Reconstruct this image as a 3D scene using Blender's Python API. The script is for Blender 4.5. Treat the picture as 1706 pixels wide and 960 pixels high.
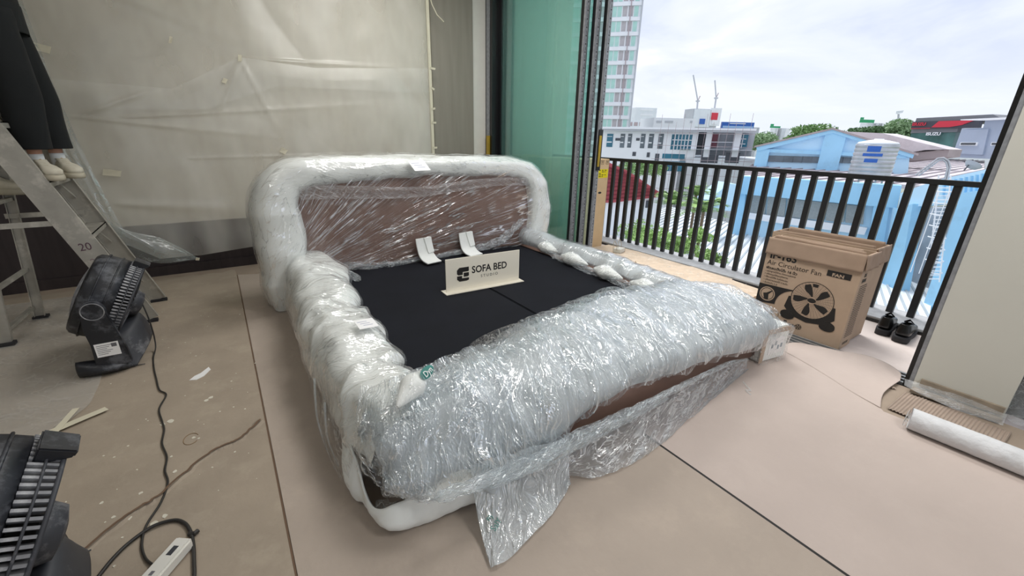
import bpy, bmesh, math, random
import numpy as np
from mathutils import Vector, Matrix, Euler
random.seed(7); rng = np.random.RandomState(5)
S = bpy.context.scene
for o in list(bpy.data.objects): bpy.data.objects.remove(o)
COL = S.collection
PI = math.pi

# ------------------------------------------------------------------ camera
F = 696.0; EYE = 1.40
_Y = np.array([-505., -261., F]); _Y /= np.linalg.norm(_Y)
_Z = -np.array([-41., 1934., F]); _Z /= np.linalg.norm(_Z)
_X = np.cross(_Y, _Z); _X /= np.linalg.norm(_X); _Y = np.cross(_Z, _X)
RW = np.array([_X, _Y, _Z])                      # world <- camera (x right, y down, z forward)
cam = bpy.data.cameras.new('camera'); cam_o = bpy.data.objects.new('camera', cam); COL.objects.link(cam_o)
cam.sensor_width = 36; cam.lens = 36 * F / 1706; cam.clip_start = 0.02; cam.clip_end = 2000
M3 = Matrix([[RW[i][0], -RW[i][1], -RW[i][2]] for i in range(3)]).to_4x4()
cam_o.matrix_world = Matrix.Translation((0, 0, EYE)) @ M3
S.camera = cam_o
S.view_settings.view_transform = 'Standard'; S.view_settings.look = 'None'
S.view_settings.exposure = 0.0; S.view_settings.gamma = 1.0; S.view_settings.use_curve_mapping = False
S.cycles.transparent_max_bounces = 24; S.cycles.max_bounces = 10; S.cycles.diffuse_bounces = 5
S.cycles.glossy_bounces = 4; S.cycles.transmission_bounces = 8; S.cycles.sample_clamp_indirect = 6
S.cycles.use_denoising = True

def far(u, v, d):
    """point of the town at distance d (metres ahead) seen past the balcony"""
    r = RW @ np.array([u - 853., v - 480., F]); return np.array([0, 0, EYE]) + r * (d / F)

# ------------------------------------------------------------------ sky
W = bpy.data.worlds.new('world'); S.world = W; W.use_nodes = True
nt = W.node_tree; nt.nodes.clear(); N = nt.nodes.new; L = nt.links.new
out = N('ShaderNodeOutputWorld'); bg = N('ShaderNodeBackground'); bg.inputs[1].default_value = 1.12
tc = N('ShaderNodeTexCoord'); sx = N('ShaderNodeSeparateXYZ'); L(tc.outputs['Generated'], sx.inputs[0])
mx = N('ShaderNodeMath'); mx.operation = 'MAXIMUM'; L(sx.outputs[2], mx.inputs[0]); mx.inputs[1].default_value = 0.0
ad = N('ShaderNodeMath'); ad.operation = 'ADD'; L(mx.outputs[0], ad.inputs[0]); ad.inputs[1].default_value = 0.22
dv = N('ShaderNodeVectorMath'); dv.operation = 'DIVIDE'; L(tc.outputs['Generated'], dv.inputs[0])
cb = N('ShaderNodeCombineXYZ'); [L(ad.outputs[0], cb.inputs[i]) for i in range(3)]; L(cb.outputs[0], dv.inputs[1])
n1 = N('ShaderNodeTexNoise'); n1.inputs['Scale'].default_value = 1.15; n1.inputs['Detail'].default_value = 8; n1.inputs['Roughness'].default_value = .55; n1.inputs['Distortion'].default_value = .35
mp = N('ShaderNodeMapping'); mp.inputs['Location'].default_value = (1.7, 3.1, 0); mp.inputs['Scale'].default_value = (1, 1, 1.6)
L(dv.outputs[0], mp.inputs[0]); L(mp.outputs[0], n1.inputs[0])
r1 = N('ShaderNodeValToRGB'); e = r1.color_ramp.elements
e[0].position = .36; e[0].color = (.50, .58, .84, 1); e[1].position = .60; e[1].color = (1.02, 1.03, 1.05, 1)
k = e.new(.47); k.color = (.74, .80, .94, 1); k = e.new(.54); k.color = (.84, .88, .97, 1)
L(n1.outputs[0], r1.inputs[0])
r2 = N('ShaderNodeValToRGB'); e = r2.color_ramp.elements
e[0].position = 0; e[0].color = (1, 1, 1, 1); e[1].position = .34; e[1].color = (0, 0, 0, 1); L(mx.outputs[0], r2.inputs[0])
mm = N('ShaderNodeMixRGB'); L(r2.outputs[0], mm.inputs[0]); L(r1.outputs[0], mm.inputs[1]); mm.inputs[2].default_value = (.82, .87, .965, 1)
L(mm.outputs[0], bg.inputs[0]); L(bg.outputs[0], out.inputs[0])

# ------------------------------------------------------------------ lamps
def area(name, loc, rot, sx_, sy_, power, color=(1, 1, 1)):
    l = bpy.data.lights.new(name, 'AREA'); l.shape = 'RECTANGLE'; l.size = sx_; l.size_y = sy_; l.energy = power; l.color = color
    o = bpy.data.objects.new(name, l); o.location = loc; o.rotation_euler = rot; COL.objects.link(o); return o
sun = bpy.data.lights.new('sun', 'SUN'); sun.energy = 2.4; sun.angle = math.radians(25); sun.color = (1, .985, .96)
so = bpy.data.objects.new('sun', sun); so.rotation_euler = Euler((math.radians(-26), math.radians(12), 0)); COL.objects.link(so)
CEIL = 3.5
FILL_LAMPS = [(2.0, -1.2, 46), (2.1, 1.4, 44), (1.6, 3.7, 42), (-2.0, -1.2, 6), (-1.6, 2.4, 9)]  # fill lamps added to lift the interior, no known fixtures

# ------------------------------------------------------------------ helpers
def tag(o, label=None, cat=None, group=None, kind=None):
    if label: o['label'] = label
    if cat: o['category'] = cat
    if group: o['group'] = group
    if kind: o['kind'] = kind
    return o
def empty(name, loc=(0, 0, 0), rz=0.0, label=None, cat=None, group=None):
    o = bpy.data.objects.new(name, None); o.location = loc; o.rotation_euler = (0, 0, rz); o.empty_display_size = .1
    COL.objects.link(o); return tag(o, label, cat, group)
def link(name, me, mat=None, parent=None, smooth=False):
    if mat is not None and not len(me.materials): me.materials.append(mat)
    if smooth: me.polygons.foreach_set('use_smooth', [True] * len(me.polygons))
    o = bpy.data.objects.new(name, me); COL.objects.link(o)
    if parent: o.parent = parent
    return o
def cp(o, parent=None, loc=None):
    c = o.copy(); COL.objects.link(c)
    for k in ('label', 'category', 'group'):
        pass
    if parent: c.parent = parent
    if loc is not None: c.location = loc
    return c
def copy_tree(o, parent=None):
    c = o.copy(); COL.objects.link(c); c.parent = parent
    for ch in [x for x in COL.objects if x.parent == o]: copy_tree(ch, c)
    return c
class MB:
    def __init__(s): s.v = []; s.f = []
    def add(s, vs, fs, M=None):
        b = len(s.v)
        for p in vs: s.v.append(tuple(M @ Vector(p)) if M is not None else tuple(p))
        for f in fs: s.f.append([b + i for i in f])
        return s
    def box(s, c, d, M=None):
        x, y, z = [q / 2 for q in d]
        vs = [(c[0] + i * x, c[1] + j * y, c[2] + k * z) for i in (-1, 1) for j in (-1, 1) for k in (-1, 1)]
        return s.add(vs, [(0, 1, 3, 2), (4, 6, 7, 5), (0, 4, 5, 1), (2, 3, 7, 6), (0, 2, 6, 4), (1, 5, 7, 3)], M)
    def span(s, a, b, M=None):
        return s.box([(a[i] + b[i]) / 2 for i in range(3)], [abs(b[i] - a[i]) for i in range(3)], M)
    def bar(s, a, b, w, h=None, up=(0, 0, 1), M=None):
        a = Vector(a); b = Vector(b); h = h or w; d = (b - a).normalized(); up = Vector(up)
        if abs(d.dot(up)) > .98: up = Vector((0, 1, 0))
        r = d.cross(up).normalized() * w / 2; t = r.cross(d).normalized() * h / 2
        return s.add([a - r - t, a + r - t, a + r + t, a - r + t, b - r - t, b + r - t, b + r + t, b - r + t],
                     [(3, 2, 1, 0), (4, 5, 6, 7), (0, 1, 5, 4), (1, 2, 6, 5), (2, 3, 7, 6), (3, 0, 4, 7)], M)
    def tube(s, pts, r, n=8, cap=True, M=None):
        pts = [Vector(p) for p in pts]; b = []; m = len(pts); prev = None
        rr = r if hasattr(r, '__len__') else [r] * m
        for i, p in enumerate(pts):
            d = (pts[min(i + 1, m - 1)] - pts[max(i - 1, 0)]).normalized()
            if prev is None:
                u = d.orthogonal().normalized()
            else:
                u = (prev - d * prev.dot(d)).normalized()
            prev = u; w = d.cross(u)
            for k in range(n):
                a = 2 * PI * k / n; b.append(p + (u * math.cos(a) + w * math.sin(a)) * rr[i])
        fs = [(i * n + k, i * n + (k + 1) % n, (i + 1) * n + (k + 1) % n, (i + 1) * n + k) for i in range(m - 1) for k in range(n)]
        if cap: fs += [tuple(range(n))[::-1], tuple((m - 1) * n + k for k in range(n))]
        return s.add(b, fs, M)
    def lathe(s, prof, n=24, M=None, sy=1.0):
        vs = [(r * math.cos(2 * PI * k / n), sy * r * math.sin(2 * PI * k / n), z) for r, z in prof for k in range(n)]
        fs = [(i * n + k, i * n + (k + 1) % n, (i + 1) * n + (k + 1) % n, (i + 1) * n + k) for i in range(len(prof) - 1) for k in range(n)]
        fs += [tuple(range(n))[::-1], tuple((len(prof) - 1) * n + k for k in range(n))]
        return s.add(vs, fs, M)
    def prism(s, poly, z0, z1, M=None):
        n = len(poly); vs = [(x, y, z0) for x, y in poly] + [(x, y, z1) for x, y in poly]
        fs = [tuple(range(n))[::-1], tuple(range(n, 2 * n))] + [(i, (i + 1) % n, n + (i + 1) % n, n + i) for i in range(n)]
        return s.add(vs, fs, M)
    def build(s, name, mat=None, parent=None, smooth=False, bevel=0, loc=None):
        me = bpy.data.meshes.new(name); me.from_pydata(s.v, [], s.f); me.update()
        if bevel:
            bm = bmesh.new(); bm.from_mesh(me); bmesh.ops.bevel(bm, geom=bm.edges[:], offset=bevel, segments=2, affect='EDGES'); bm.to_mesh(me); bm.free()
        o = link(name, me, mat, parent, smooth)
        if loc is not None: o.location = loc
        return o

# numpy noise --------------------------------------------------------
_T = rng.rand(256, 256) * 2 - 1
def vn(x, y, seed=0):
    x = np.asarray(x, float) + seed * 17.3; y = np.asarray(y, float) + seed * 31.7
    xi = np.floor(x).astype(int); yi = np.floor(y).astype(int); fx = x - xi; fy = y - yi
    fx = fx * fx * (3 - 2 * fx); fy = fy * fy * (3 - 2 * fy)
    a = _T[xi % 256, yi % 256]; b = _T[(xi + 1) % 256, yi % 256]; c = _T[xi % 256, (yi + 1) % 256]; d = _T[(xi + 1) % 256, (yi + 1) % 256]
    return (a * (1 - fx) + b * fx) * (1 - fy) + (c * (1 - fx) + d * fx) * fy
def fb(x, y, seed=0, o=3):
    r = 0; a = 1
    for i in range(o): r = r + a * vn(x * 2 ** i, y * 2 ** i, seed + i); a *= .5
    return r / 1.75
def ridge(x, y, seed=0): return 1 - 2 * np.abs(vn(x, y, seed))
def cat(ctrl, n):
    """smooth curve / stack of curves through ctrl (k, ...) sampled n times"""
    C = np.asarray(ctrl, float); k = len(C); t = np.linspace(0, k - 1, n); i = np.clip(t.astype(int), 0, k - 2); f = (t - i)
    P = lambda j: C[np.clip(j, 0, k - 1)]
    f = f.reshape((-1,) + (1,) * (C.ndim - 1)); p0, p1, p2, p3 = P(i - 1), P(i), P(i + 1), P(i + 2)
    return .5 * (2 * p1 + (p2 - p0) * f + (2 * p0 - 5 * p1 + 4 * p2 - p3) * f ** 2 + (3 * p1 - p0 - 3 * p2 + p3) * f ** 3)
def patch(ctrl, nu, nv):
    """ctrl (ku, kv, 3) -> (nu, nv, 3)"""
    A = cat(ctrl, nu); return np.swapaxes(cat(np.swapaxes(A, 0, 1), nv), 0, 1)
def normals(P):
    du = np.gradient(P, axis=0); dv_ = np.gradient(P, axis=1); n = np.cross(du, dv_)
    return n / (np.linalg.norm(n, axis=2, keepdims=True) + 1e-9)
def uvlen(P):
    u = np.concatenate([[0], np.cumsum(np.linalg.norm(np.diff(P, axis=0), axis=2).mean(1))])
    v = np.concatenate([[0], np.cumsum(np.linalg.norm(np.diff(P, axis=1), axis=2).mean(0))])
    return np.meshgrid(u, v, indexing='ij')
def grid(name, P, mat, parent=None, flip=False, closed=False, smooth=True, thick=0, caps=False):
    nu, nv = P.shape[:2]; U, V = uvlen(P); me = bpy.data.meshes.new(name)
    idx = np.arange(nu * nv).reshape(nu, nv)
    if closed: idx = np.concatenate([idx, idx[:, :1]], axis=1); U = np.concatenate([U, U[:, :1]], 1); V = np.concatenate([V, V[:, -1:] + (V[:, -1:] - V[:, -2:-1])], 1)
    q = np.stack([idx[:-1, :-1], idx[1:, :-1], idx[1:, 1:], idx[:-1, 1:]], -1).reshape(-1, 4)
    uu = np.stack([np.stack([A[:-1, :-1], A[1:, :-1], A[1:, 1:], A[:-1, 1:]], -1).reshape(-1, 4) for A in (U, V)], -1)
    if flip: q = q[:, ::-1]; uu = uu[:, ::-1]
    fs = q.tolist(); uv = uu.reshape(-1, 2)
    if caps:
        a = idx[0, :nv].tolist(); b = idx[-1, :nv].tolist(); fs += [a[::-1] if not flip else a, b if not flip else b[::-1]]
        uv = np.concatenate([uv, np.zeros((2 * nv, 2))])
    me.from_pydata(P.reshape(-1, 3).tolist(), [], fs)
    l = me.uv_layers.new(name='UVMap'); l.data.foreach_set('uv', uv.reshape(-1).astype(np.float32)); me.update()
    o = link(name, me, mat, parent, smooth)
    if thick:
        m = o.modifiers.new('thickness', 'SOLIDIFY'); m.thickness = thick; m.offset = 0
    return o

# ------------------------------------------------------------------ materials
MATS = {}
def nodes(name):
    m = bpy.data.materials.new(name); m.use_nodes = True; t = m.node_tree; t.nodes.clear(); MATS[name] = m
    return m, t, t.nodes.new, t.links.new
def lin(c):
    if isinstance(c, str): c = [int(c[i:i + 2], 16) / 255 for i in (0, 2, 4)]
    return tuple(((x / 12.92) if x <= .04045 else ((x + .055) / 1.055) ** 2.4) for x in c) + (1,)
def pbr(name, col, rough=.6, metal=0, var=.08, scale=12, bump=0, bscale=60, stretch=(1, 1, 1), col2=None, thr=None, spec=.5, coat=0, dirt=None, dscale=6, damt=.5, coord='Object', bdist=.01, emit=None):
    m, t, N, L = nodes(name); o = N('ShaderNodeOutputMaterial'); p = N('ShaderNodeBsdfPrincipled'); L(p.outputs[0], o.inputs[0])
    tc = N('ShaderNodeTexCoord'); mp = N('ShaderNodeMapping'); mp.inputs['Scale'].default_value = stretch; L(tc.outputs[coord], mp.inputs[0])
    c = lin(col); n = N('ShaderNodeTexNoise'); n.inputs['Scale'].default_value = scale; n.inputs['Detail'].default_value = 5; L(mp.outputs[0], n.inputs[0])
    r = N('ShaderNodeValToRGB'); e = r.color_ramp.elements
    if col2 is not None:
        e[0].position = (thr or .5) - .12; e[0].color = c; e[1].position = (thr or .5) + .12; e[1].color = lin(col2)
    else:
        e[0].position = .3; e[0].color = tuple(x * (1 - var) for x in c[:3]) + (1,); e[1].position = .7; e[1].color = tuple(min(1, x * (1 + var)) for x in c[:3]) + (1,)
    L(n.outputs[0], r.inputs[0]); last = r.outputs[0]
    if dirt:
        n2 = N('ShaderNodeTexNoise'); n2.inputs['Scale'].default_value = dscale; n2.inputs['Detail'].default_value = 8; n2.inputs['Roughness'].default_value = .7; L(tc.outputs[coord], n2.inputs[0])
        r2 = N('ShaderNodeValToRGB'); r2.color_ramp.elements[0].position = .52; r2.color_ramp.elements[1].position = .66
        r2.color_ramp.elements[1].color = (damt, damt, damt, 1); r2.color_ramp.elements[0].color = (0, 0, 0, 1); L(n2.outputs[0], r2.inputs[0])
        mm = N('ShaderNodeMixRGB'); L(r2.outputs[0], mm.inputs[0]); L(last, mm.inputs[1]); mm.inputs[2].default_value = lin(dirt); last = mm.outputs[0]
    L(last, p.inputs['Base Color']); p.inputs['Roughness'].default_value = rough; p.inputs['Metallic'].default_value = metal
    p.inputs['Specular IOR Level'].default_value = spec; p.inputs['Coat Weight'].default_value = coat
    if bump:
        n3 = N('ShaderNodeTexNoise'); n3.inputs['Scale'].default_value = bscale; n3.inputs['Detail'].default_value = 4; L(mp.outputs[0], n3.inputs[0])
        b = N('ShaderNodeBump'); b.inputs['Strength'].default_value = bump; b.inputs['Distance'].default_value = bdist; L(n3.outputs[0], b.inputs['Height']); L(b.outputs[0], p.inputs['Normal'])
    return m
def facing(N, L):
    """two-sided fresnel of a thin sheet"""
    lw = N('ShaderNodeLayerWeight'); lw.inputs[0].default_value = .5; p = N('ShaderNodeMath'); p.operation = 'POWER'; L(lw.outputs['Facing'], p.inputs[0]); p.inputs[1].default_value = 3.5
    m = N('ShaderNodeMath'); m.operation = 'MULTIPLY_ADD'; L(p.outputs[0], m.inputs[0]); m.inputs[1].default_value = .85; m.inputs[2].default_value = .06; return m.outputs[0]
def film(name, tint=(1, 1, 1), haze=.10, crease=.45, gloss=.28, sc=(9, 70), sc2=(30, 130), rough=.10, warp=1.0, hazecol=(.9, .94, .97), rot=0.0, bstr=1.0, radial=None, trans=.4, fres=.55, spread=1.0, wide=1.0):
    """clear crinkled plastic: see-through, with glossy wrinkles and creases whitened by stress and as painted highlights"""
    m, t, N, L = nodes(name); o = N('ShaderNodeOutputMaterial'); tc = N('ShaderNodeTexCoord')
    src = tc.outputs['UV']
    if radial:                                            # pulled into a fan of wrinkles from one corner
        a = N('ShaderNodeVectorMath'); a.operation = 'SUBTRACT'; L(src, a.inputs[0]); a.inputs[1].default_value = (radial[0], radial[1], 0)
        s = N('ShaderNodeSeparateXYZ'); L(a.outputs[0], s.inputs[0]); at = N('ShaderNodeMath'); at.operation = 'ARCTAN2'; L(s.outputs[1], at.inputs[0]); L(s.outputs[0], at.inputs[1])
        ln = N('ShaderNodeVectorMath'); ln.operation = 'LENGTH'; L(a.outputs[0], ln.inputs[0]); c = N('ShaderNodeCombineXYZ'); L(ln.outputs['Value'], c.inputs[0]); L(at.outputs[0], c.inputs[1]); src = c.outputs[0]
    wn = N('ShaderNodeTexNoise'); wn.inputs['Scale'].default_value = 5; wn.inputs['Detail'].default_value = 2; L(tc.outputs['UV'], wn.inputs[0])
    ws = N('ShaderNodeVectorMath'); ws.operation = 'SCALE'; ws.inputs['Scale'].default_value = .12 * warp; L(wn.outputs['Color'], ws.inputs[0])
    wa = N('ShaderNodeVectorMath'); wa.operation = 'ADD'; L(src, wa.inputs[0]); L(ws.outputs[0], wa.inputs[1])
    def streak(scl, rz, detail=2):
        mp = N('ShaderNodeMapping'); mp.inputs['Rotation'].default_value = (0, 0, rz); L(wa.outputs[0], mp.inputs[0])
        m2 = N('ShaderNodeMapping'); m2.inputs['Scale'].default_value = (scl[0], scl[1], 1); L(mp.outputs[0], m2.inputs[0])
        n = N('ShaderNodeTexNoise'); n.inputs['Scale'].default_value = 1; n.inputs['Detail'].default_value = detail; L(m2.outputs[0], n.inputs[0])
        s = N('ShaderNodeMath'); s.operation = 'SUBTRACT'; L(n.outputs[0], s.inputs[0]); s.inputs[1].default_value = .5
        b = N('ShaderNodeMath'); b.operation = 'ABSOLUTE'; L(s.outputs[0], b.inputs[0]); return b.outputs[0]     # 0 on the crease line
    a1 = streak(sc, rot); a2 = streak(sc2, rot + .5 * spread, 1); a3 = streak((sc[0] * .8, sc[1] * .35), rot - .45 * spread, 3)
    def line(a, w):
        r = N('ShaderNodeMapRange'); r.inputs['From Min'].default_value = 0; r.inputs['From Max'].default_value = w * wide; r.inputs['To Min'].default_value = 1; r.inputs['To Max'].default_value = 0; L(a, r.inputs[0]); return r.outputs[0]
    def mul(a, b):
        x = N('ShaderNodeMath'); x.operation = 'MULTIPLY'; L(a, x.inputs[0])
        if isinstance(b, (int, float)): x.inputs[1].default_value = b
        else: L(b, x.inputs[1])
        return x.outputs[0]
    def add(a, b, clamp=False):
        x = N('ShaderNodeMath'); x.operation = 'ADD'; x.use_clamp = clamp; L(a, x.inputs[0])
        if isinstance(b, (int, float)): x.inputs[1].default_value = b
        else: L(b, x.inputs[1])
        return x.outputs[0]
    pn = N('ShaderNodeTexNoise'); pn.inputs['Scale'].default_value = 7; pn.inputs['Detail'].default_value = 3; L(tc.outputs['UV'], pn.inputs[0])
    pr = N('ShaderNodeMapRange'); pr.inputs['From Min'].default_value = .42; pr.inputs['From Max'].default_value = .62; L(pn.outputs[0], pr.inputs[0])
    l1 = mul(line(a1, .028), pr.outputs[0]); l2 = mul(line(a2, .022), .5); l3 = line(a3, .016)
    cm = add(add(l1, mul(l2, pr.outputs[0])), l3, True)
    hgt = add(add(mul(a1, 1.6), mul(a3, 2.2)), mul(a2, .55))
    b = N('ShaderNodeBump'); b.inputs['Strength'].default_value = bstr; b.inputs['Distance'].default_value = .016; L(hgt, b.inputs['Height'])
    tr = N('ShaderNodeBsdfTransparent'); tr.inputs[0].default_value = tint + (1,)
    gl = N('ShaderNodeBsdfGlossy'); gl.inputs['Roughness'].default_value = rough; L(b.outputs[0], gl.inputs['Normal']); gl.inputs[0].default_value = (1, 1, 1, 1)
    df = N('ShaderNodeBsdfDiffuse'); df.inputs[0].default_value = hazecol + (1,); L(b.outputs[0], df.inputs['Normal'])
    tl = N('ShaderNodeBsdfTranslucent'); tl.inputs[0].default_value = hazecol + (1,); L(b.outputs[0], tl.inputs['Normal'])
    hz = N('ShaderNodeMixShader'); hz.inputs[0].default_value = trans; L(df.outputs[0], hz.inputs[1]); L(tl.outputs[0], hz.inputs[2])
    gf = add(mul(facing(N, L), fres), mul(cm, gloss), True)
    m1 = N('ShaderNodeMixShader'); L(add(mul(cm, crease), haze, True), m1.inputs[0]); L(tr.outputs[0], m1.inputs[1]); L(hz.outputs[0], m1.inputs[2])
    m2_ = N('ShaderNodeMixShader'); L(gf, m2_.inputs[0]); L(m1.outputs[0], m2_.inputs[1]); L(gl.outputs[0], m2_.inputs[2]); L(m2_.outputs[0], o.inputs[0])
    return m
def glassy(name, col=(.45, .85, .75), haze=.12, hazecol=(.4, .75, .66)):
    m, t, N, L = nodes(name); o = N('ShaderNodeOutputMaterial'); tr = N('ShaderNodeBsdfTransparent'); tr.inputs[0].default_value = col + (1,)
    gl = N('ShaderNodeBsdfGlossy'); gl.inputs['Roughness'].default_value = .02; df = N('ShaderNodeBsdfDiffuse'); df.inputs[0].default_value = hazecol + (1,)
    tl = N('ShaderNodeBsdfTranslucent'); tl.inputs[0].default_value = hazecol + (1,); h = N('ShaderNodeMixShader'); h.inputs[0].default_value = .6; L(df.outputs[0], h.inputs[1]); L(tl.outputs[0], h.inputs[2])
    a = N('ShaderNodeMixShader'); a.inputs[0].default_value = haze; L(tr.outputs[0], a.inputs[1]); L(h.outputs[0], a.inputs[2])
    b = N('ShaderNodeMixShader'); L(facing(N, L), b.inputs[0]); L(a.outputs[0], b.inputs[1]); L(gl.outputs[0], b.inputs[2]); L(b.outputs[0], o.inputs[0])
    return m

m_black = pbr('black_anodised', '17181a', .35, var=.1)
m_white = pbr('white_paint', 'dedcd4', .6, var=.02)
m_wall = pbr('beige_wall', 'cfc9bb', .8, var=.03)
m_colm = pbr('column_paint', 'c9c8bf', .75, var=.02, scale=3)
m_ceil = pbr('ceiling_paint', 'ebe9e4', .9, var=.01)
m_darkwood = pbr('dark_veneer', '30282a', .5, var=.25, scale=3, stretch=(8, 8, .6))
m_greywood = pbr('grey_veneer', '8f897e', .55, var=.09, scale=2.5, stretch=(5, 5, .4))
m_conc = pbr('screed', '9a8b7c', .85, var=.1, scale=5, bump=.1)
m_paper = pbr('kraft_floor_paper', 'bcaea6', .8, var=.04, scale=3, bump=.5, bscale=26, bdist=.006, dirt='c6b9b0', dscale=4, damt=.25)
m_paper3 = pbr('kraft_floor_paper_tan', 'ada094', .8, var=.05, scale=3, bump=.5, bscale=26, bdist=.006, dirt='c2b3a4', dscale=4, damt=.25)
m_paper2 = pbr('kraft_floor_paper_worn', 'a29585', .8, var=.07, scale=4, bump=.45, bscale=22, bdist=.006, dirt='b5a997', dscale=5, damt=.4)
m_tile = pbr('balcony_paper', 'dcd0c9', .8, var=.04, scale=4, dirt='c7b7ac', dscale=3, damt=.4)
m_stone = pbr('kerb_stone', 'b9bbbd', .6, var=.12, scale=20)
m_alu = pbr('aluminium', 'c5c8ca', .35, metal=.7, var=.1)
m_silverfilm = pbr('silver_tape', '8f9297', .4, metal=.15, var=.18, scale=30)
m_gold = pbr('gold_film', 'b89a35', .35, metal=.4, var=.1)
m_glass = glassy('green_glass', (.855, .955, .93), .14, (.54, .82, .77))
m_greyglass = glassy('grey_glass', (.4, .45, .43), .25, (.35, .38, .36))
m_foam = pbr('white_foam', 'e9ece9', .7, var=.03, scale=6, bump=.15, bscale=18, bdist=.01)
m_foam2 = pbr('thin_foam_sheet', 'bcc2c5', .6, var=.10, scale=5, bump=.12, bscale=14, bdist=.012)
m_brown = pbr('brown_upholstery', '7d6358', .75, var=.07, scale=5, bump=.1, bscale=260, bdist=.001)
m_navy = pbr('black_mattress_fabric', '14161d', .85, var=.15, scale=4, bump=.2, bscale=300, bdist=.001, spec=.2)
m_card = pbr('cardboard', 'b39c86', .8, var=.05, scale=8, bump=.06, bscale=40)
m_card_in = pbr('cardboard_inside', 'a18a77', .85, var=.07, scale=10)
m_cardlt = pbr('pale_cardboard', 'd9bb92', .75, var=.04)
m_ink = pbr('black_print', '1d1a18', .6, var=.05)
m_cream = pbr('cream_board', 'ece6d6', .5, var=.01)
m_paperwhite = pbr('white_paper', 'f0f0f0', .6, var=.01)
m_teal = pbr('teal_print', '2f7a72', .5, var=.1)
m_film = film('stretch_film', haze=.05, crease=.50, gloss=.35, bstr=.8)
m_film_head = film('stretch_film_headboard', haze=.035, crease=.55, gloss=.45, sc=(1.3, 42), sc2=(3, 95), rough=.12, warp=.10, bstr=.8, radial=(-.35, -.12), spread=.03)
m_film_thick = film('bunched_film', haze=.14, crease=.62, gloss=.45, sc=(10, 75), sc2=(40, 120), rough=.09, warp=1.2, hazecol=(.84, .93, .98))
m_film_rope = film('twisted_film', haze=.20, crease=.9, gloss=.5, sc=(4, 80), sc2=(10, 140), rough=.1, warp=.4, hazecol=(.80, .91, .96))
m_tape = pbr('masking_tape', 'd8d2bc', .6, var=.04)
m_plastic = pbr('black_plastic', '1d1f25', .42, var=.2, scale=8, dirt='8d9098', dscale=9, damt=.35)
m_plastic2 = pbr('dusty_grey_plastic', '3a3c42', .55, var=.2, scale=8, dirt='a9aaad', dscale=7, damt=.5)
m_vent = pbr('dusty_vent', '8b8c90', .6, var=.25, scale=20, dirt='c8c8c8', dscale=20, damt=.6)
m_ladder = pbr('scuffed_aluminium', 'aaa79f', .5, metal=.35, var=.12, scale=9, dirt='d6d2c8', dscale=7, damt=.6)
m_rubber = pbr('dark_rubber', '26262a', .7)
m_trouser = pbr('black_cloth', '0e1214', .9, var=.2, scale=6)
m_skin = pbr('skin', 'b98a74', .6, var=.04)
m_sock = pbr('white_sock', 'cfd2d4', .9, var=.03, bump=.2, bscale=200, bdist=.002)
m_shoe = pbr('cream_sneaker', 'c9c3b2', .7, var=.08, scale=10, dirt='9b927d', dscale=12, damt=.4)
m_shoeblk = pbr('black_leather', '101113', .28, var=.2)
m_cable = pbr('cable', '2c2a28', .5)
m_pe = pbr('white_pe_roll', 'd2d3d5', .65, var=.07, scale=12, bump=.9, bscale=22, bdist=.01)
m_corr = pbr('corrugated_kraft', '9d8d80', .85, var=.08)
m_yellow = pbr('yellow_label', 'e8d713', .5, var=.02)
m_red = pbr('red_panel', 'cf2b3d', .5)
# ================================================================== the room
def struct(o): o['kind'] = 'structure'; return o
WY = 5.38       # back wall
struct(MB().span((-3.6, -3.1, -.2), (3.28, WY + .2, 0)).build('floor', m_conc))
struct(MB().span((-3.6, -3.1, CEIL), (3.6, WY + .2, CEIL + .2)).build('ceiling', m_ceil))
wb = struct(MB().span((-3.6, WY, 0), (3.2, WY + .2, CEIL)).build('wall_back', m_wall))
MB().span((-3.6, WY - .012, .0), (2.42, WY + .0, .52)).build('dark_panel', m_darkwood, wb)
MB().span((-3.6, WY - .012, .52), (-1.12, WY + .0, CEIL)).build('dark_panel', m_darkwood, wb)
MB().span((2.42, WY - .03, 0), (3.0, WY, CEIL)).build('veneer_panel', m_greywood, wb)
MB().span((3.0, WY - .012, 0), (3.2, WY, CEIL)).build('painted_strip', m_white, wb)
struct(MB().span((-3.6, WY - .03, 0), (2.42, WY - .012, .10)).build('baseboard_back', m_darkwood))
struct(MB().span((-3.8, -3.1, 0), (-3.6, WY + .2, CEIL)).build('wall_left', m_wall))
# wall behind the photographer has a wide window opening
wr = struct(MB().span((-3.6, -3.3, 0), (3.5, -3.1, .5)).span((-3.6, -3.3, 2.9), (3.5, -3.1, CEIL)).span((-3.6, -3.3, .5), (-2.8, -3.1, 2.9)).span((3.0, -3.3, .5), (3.5, -3.1, 2.9)).build('wall_rear', m_wall))
# balcony side: column, lintel, second opening further back
wc = struct(MB().span((3.28, .055, 0), (3.6, .43, CEIL)).build('wall_column', m_colm))
struct(MB().span((3.28, -3.1, 3.38), (3.6, WY, CEIL)).build('trim_1', m_colm))
jb = struct(MB().span((3.30, .43, 0), (3.58, .475, 3.38)).build('trim_2', m_black))
MB().span((3.285, .43, 0), (3.30, .452, 3.38)).build('silver_tape', m_silverfilm, jb)
# column base : ragged film skirt and loose skirting board
MB().span((3.262, .06, .045), (3.28, .40, .09)).build('skirting', pbr('worn_skirting', '8d8171', .8, var=.2), wc)
# dark glazing right of the column
w2 = struct(MB().span((3.42, -3.0, 0), (3.5, .055, .09)).span((3.42, -.02, .09), (3.5, .055, 3.38)).span((3.42, -3.0, 2.9), (3.5, .055, 3.38)).span((3.42, -3.0, .09), (3.5, -2.9, 2.9)).build('window_2', m_black))
MB().span((3.455, -2.9, .09), (3.465, -.02, 2.9)).build('pane', m_greyglass, w2)
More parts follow.
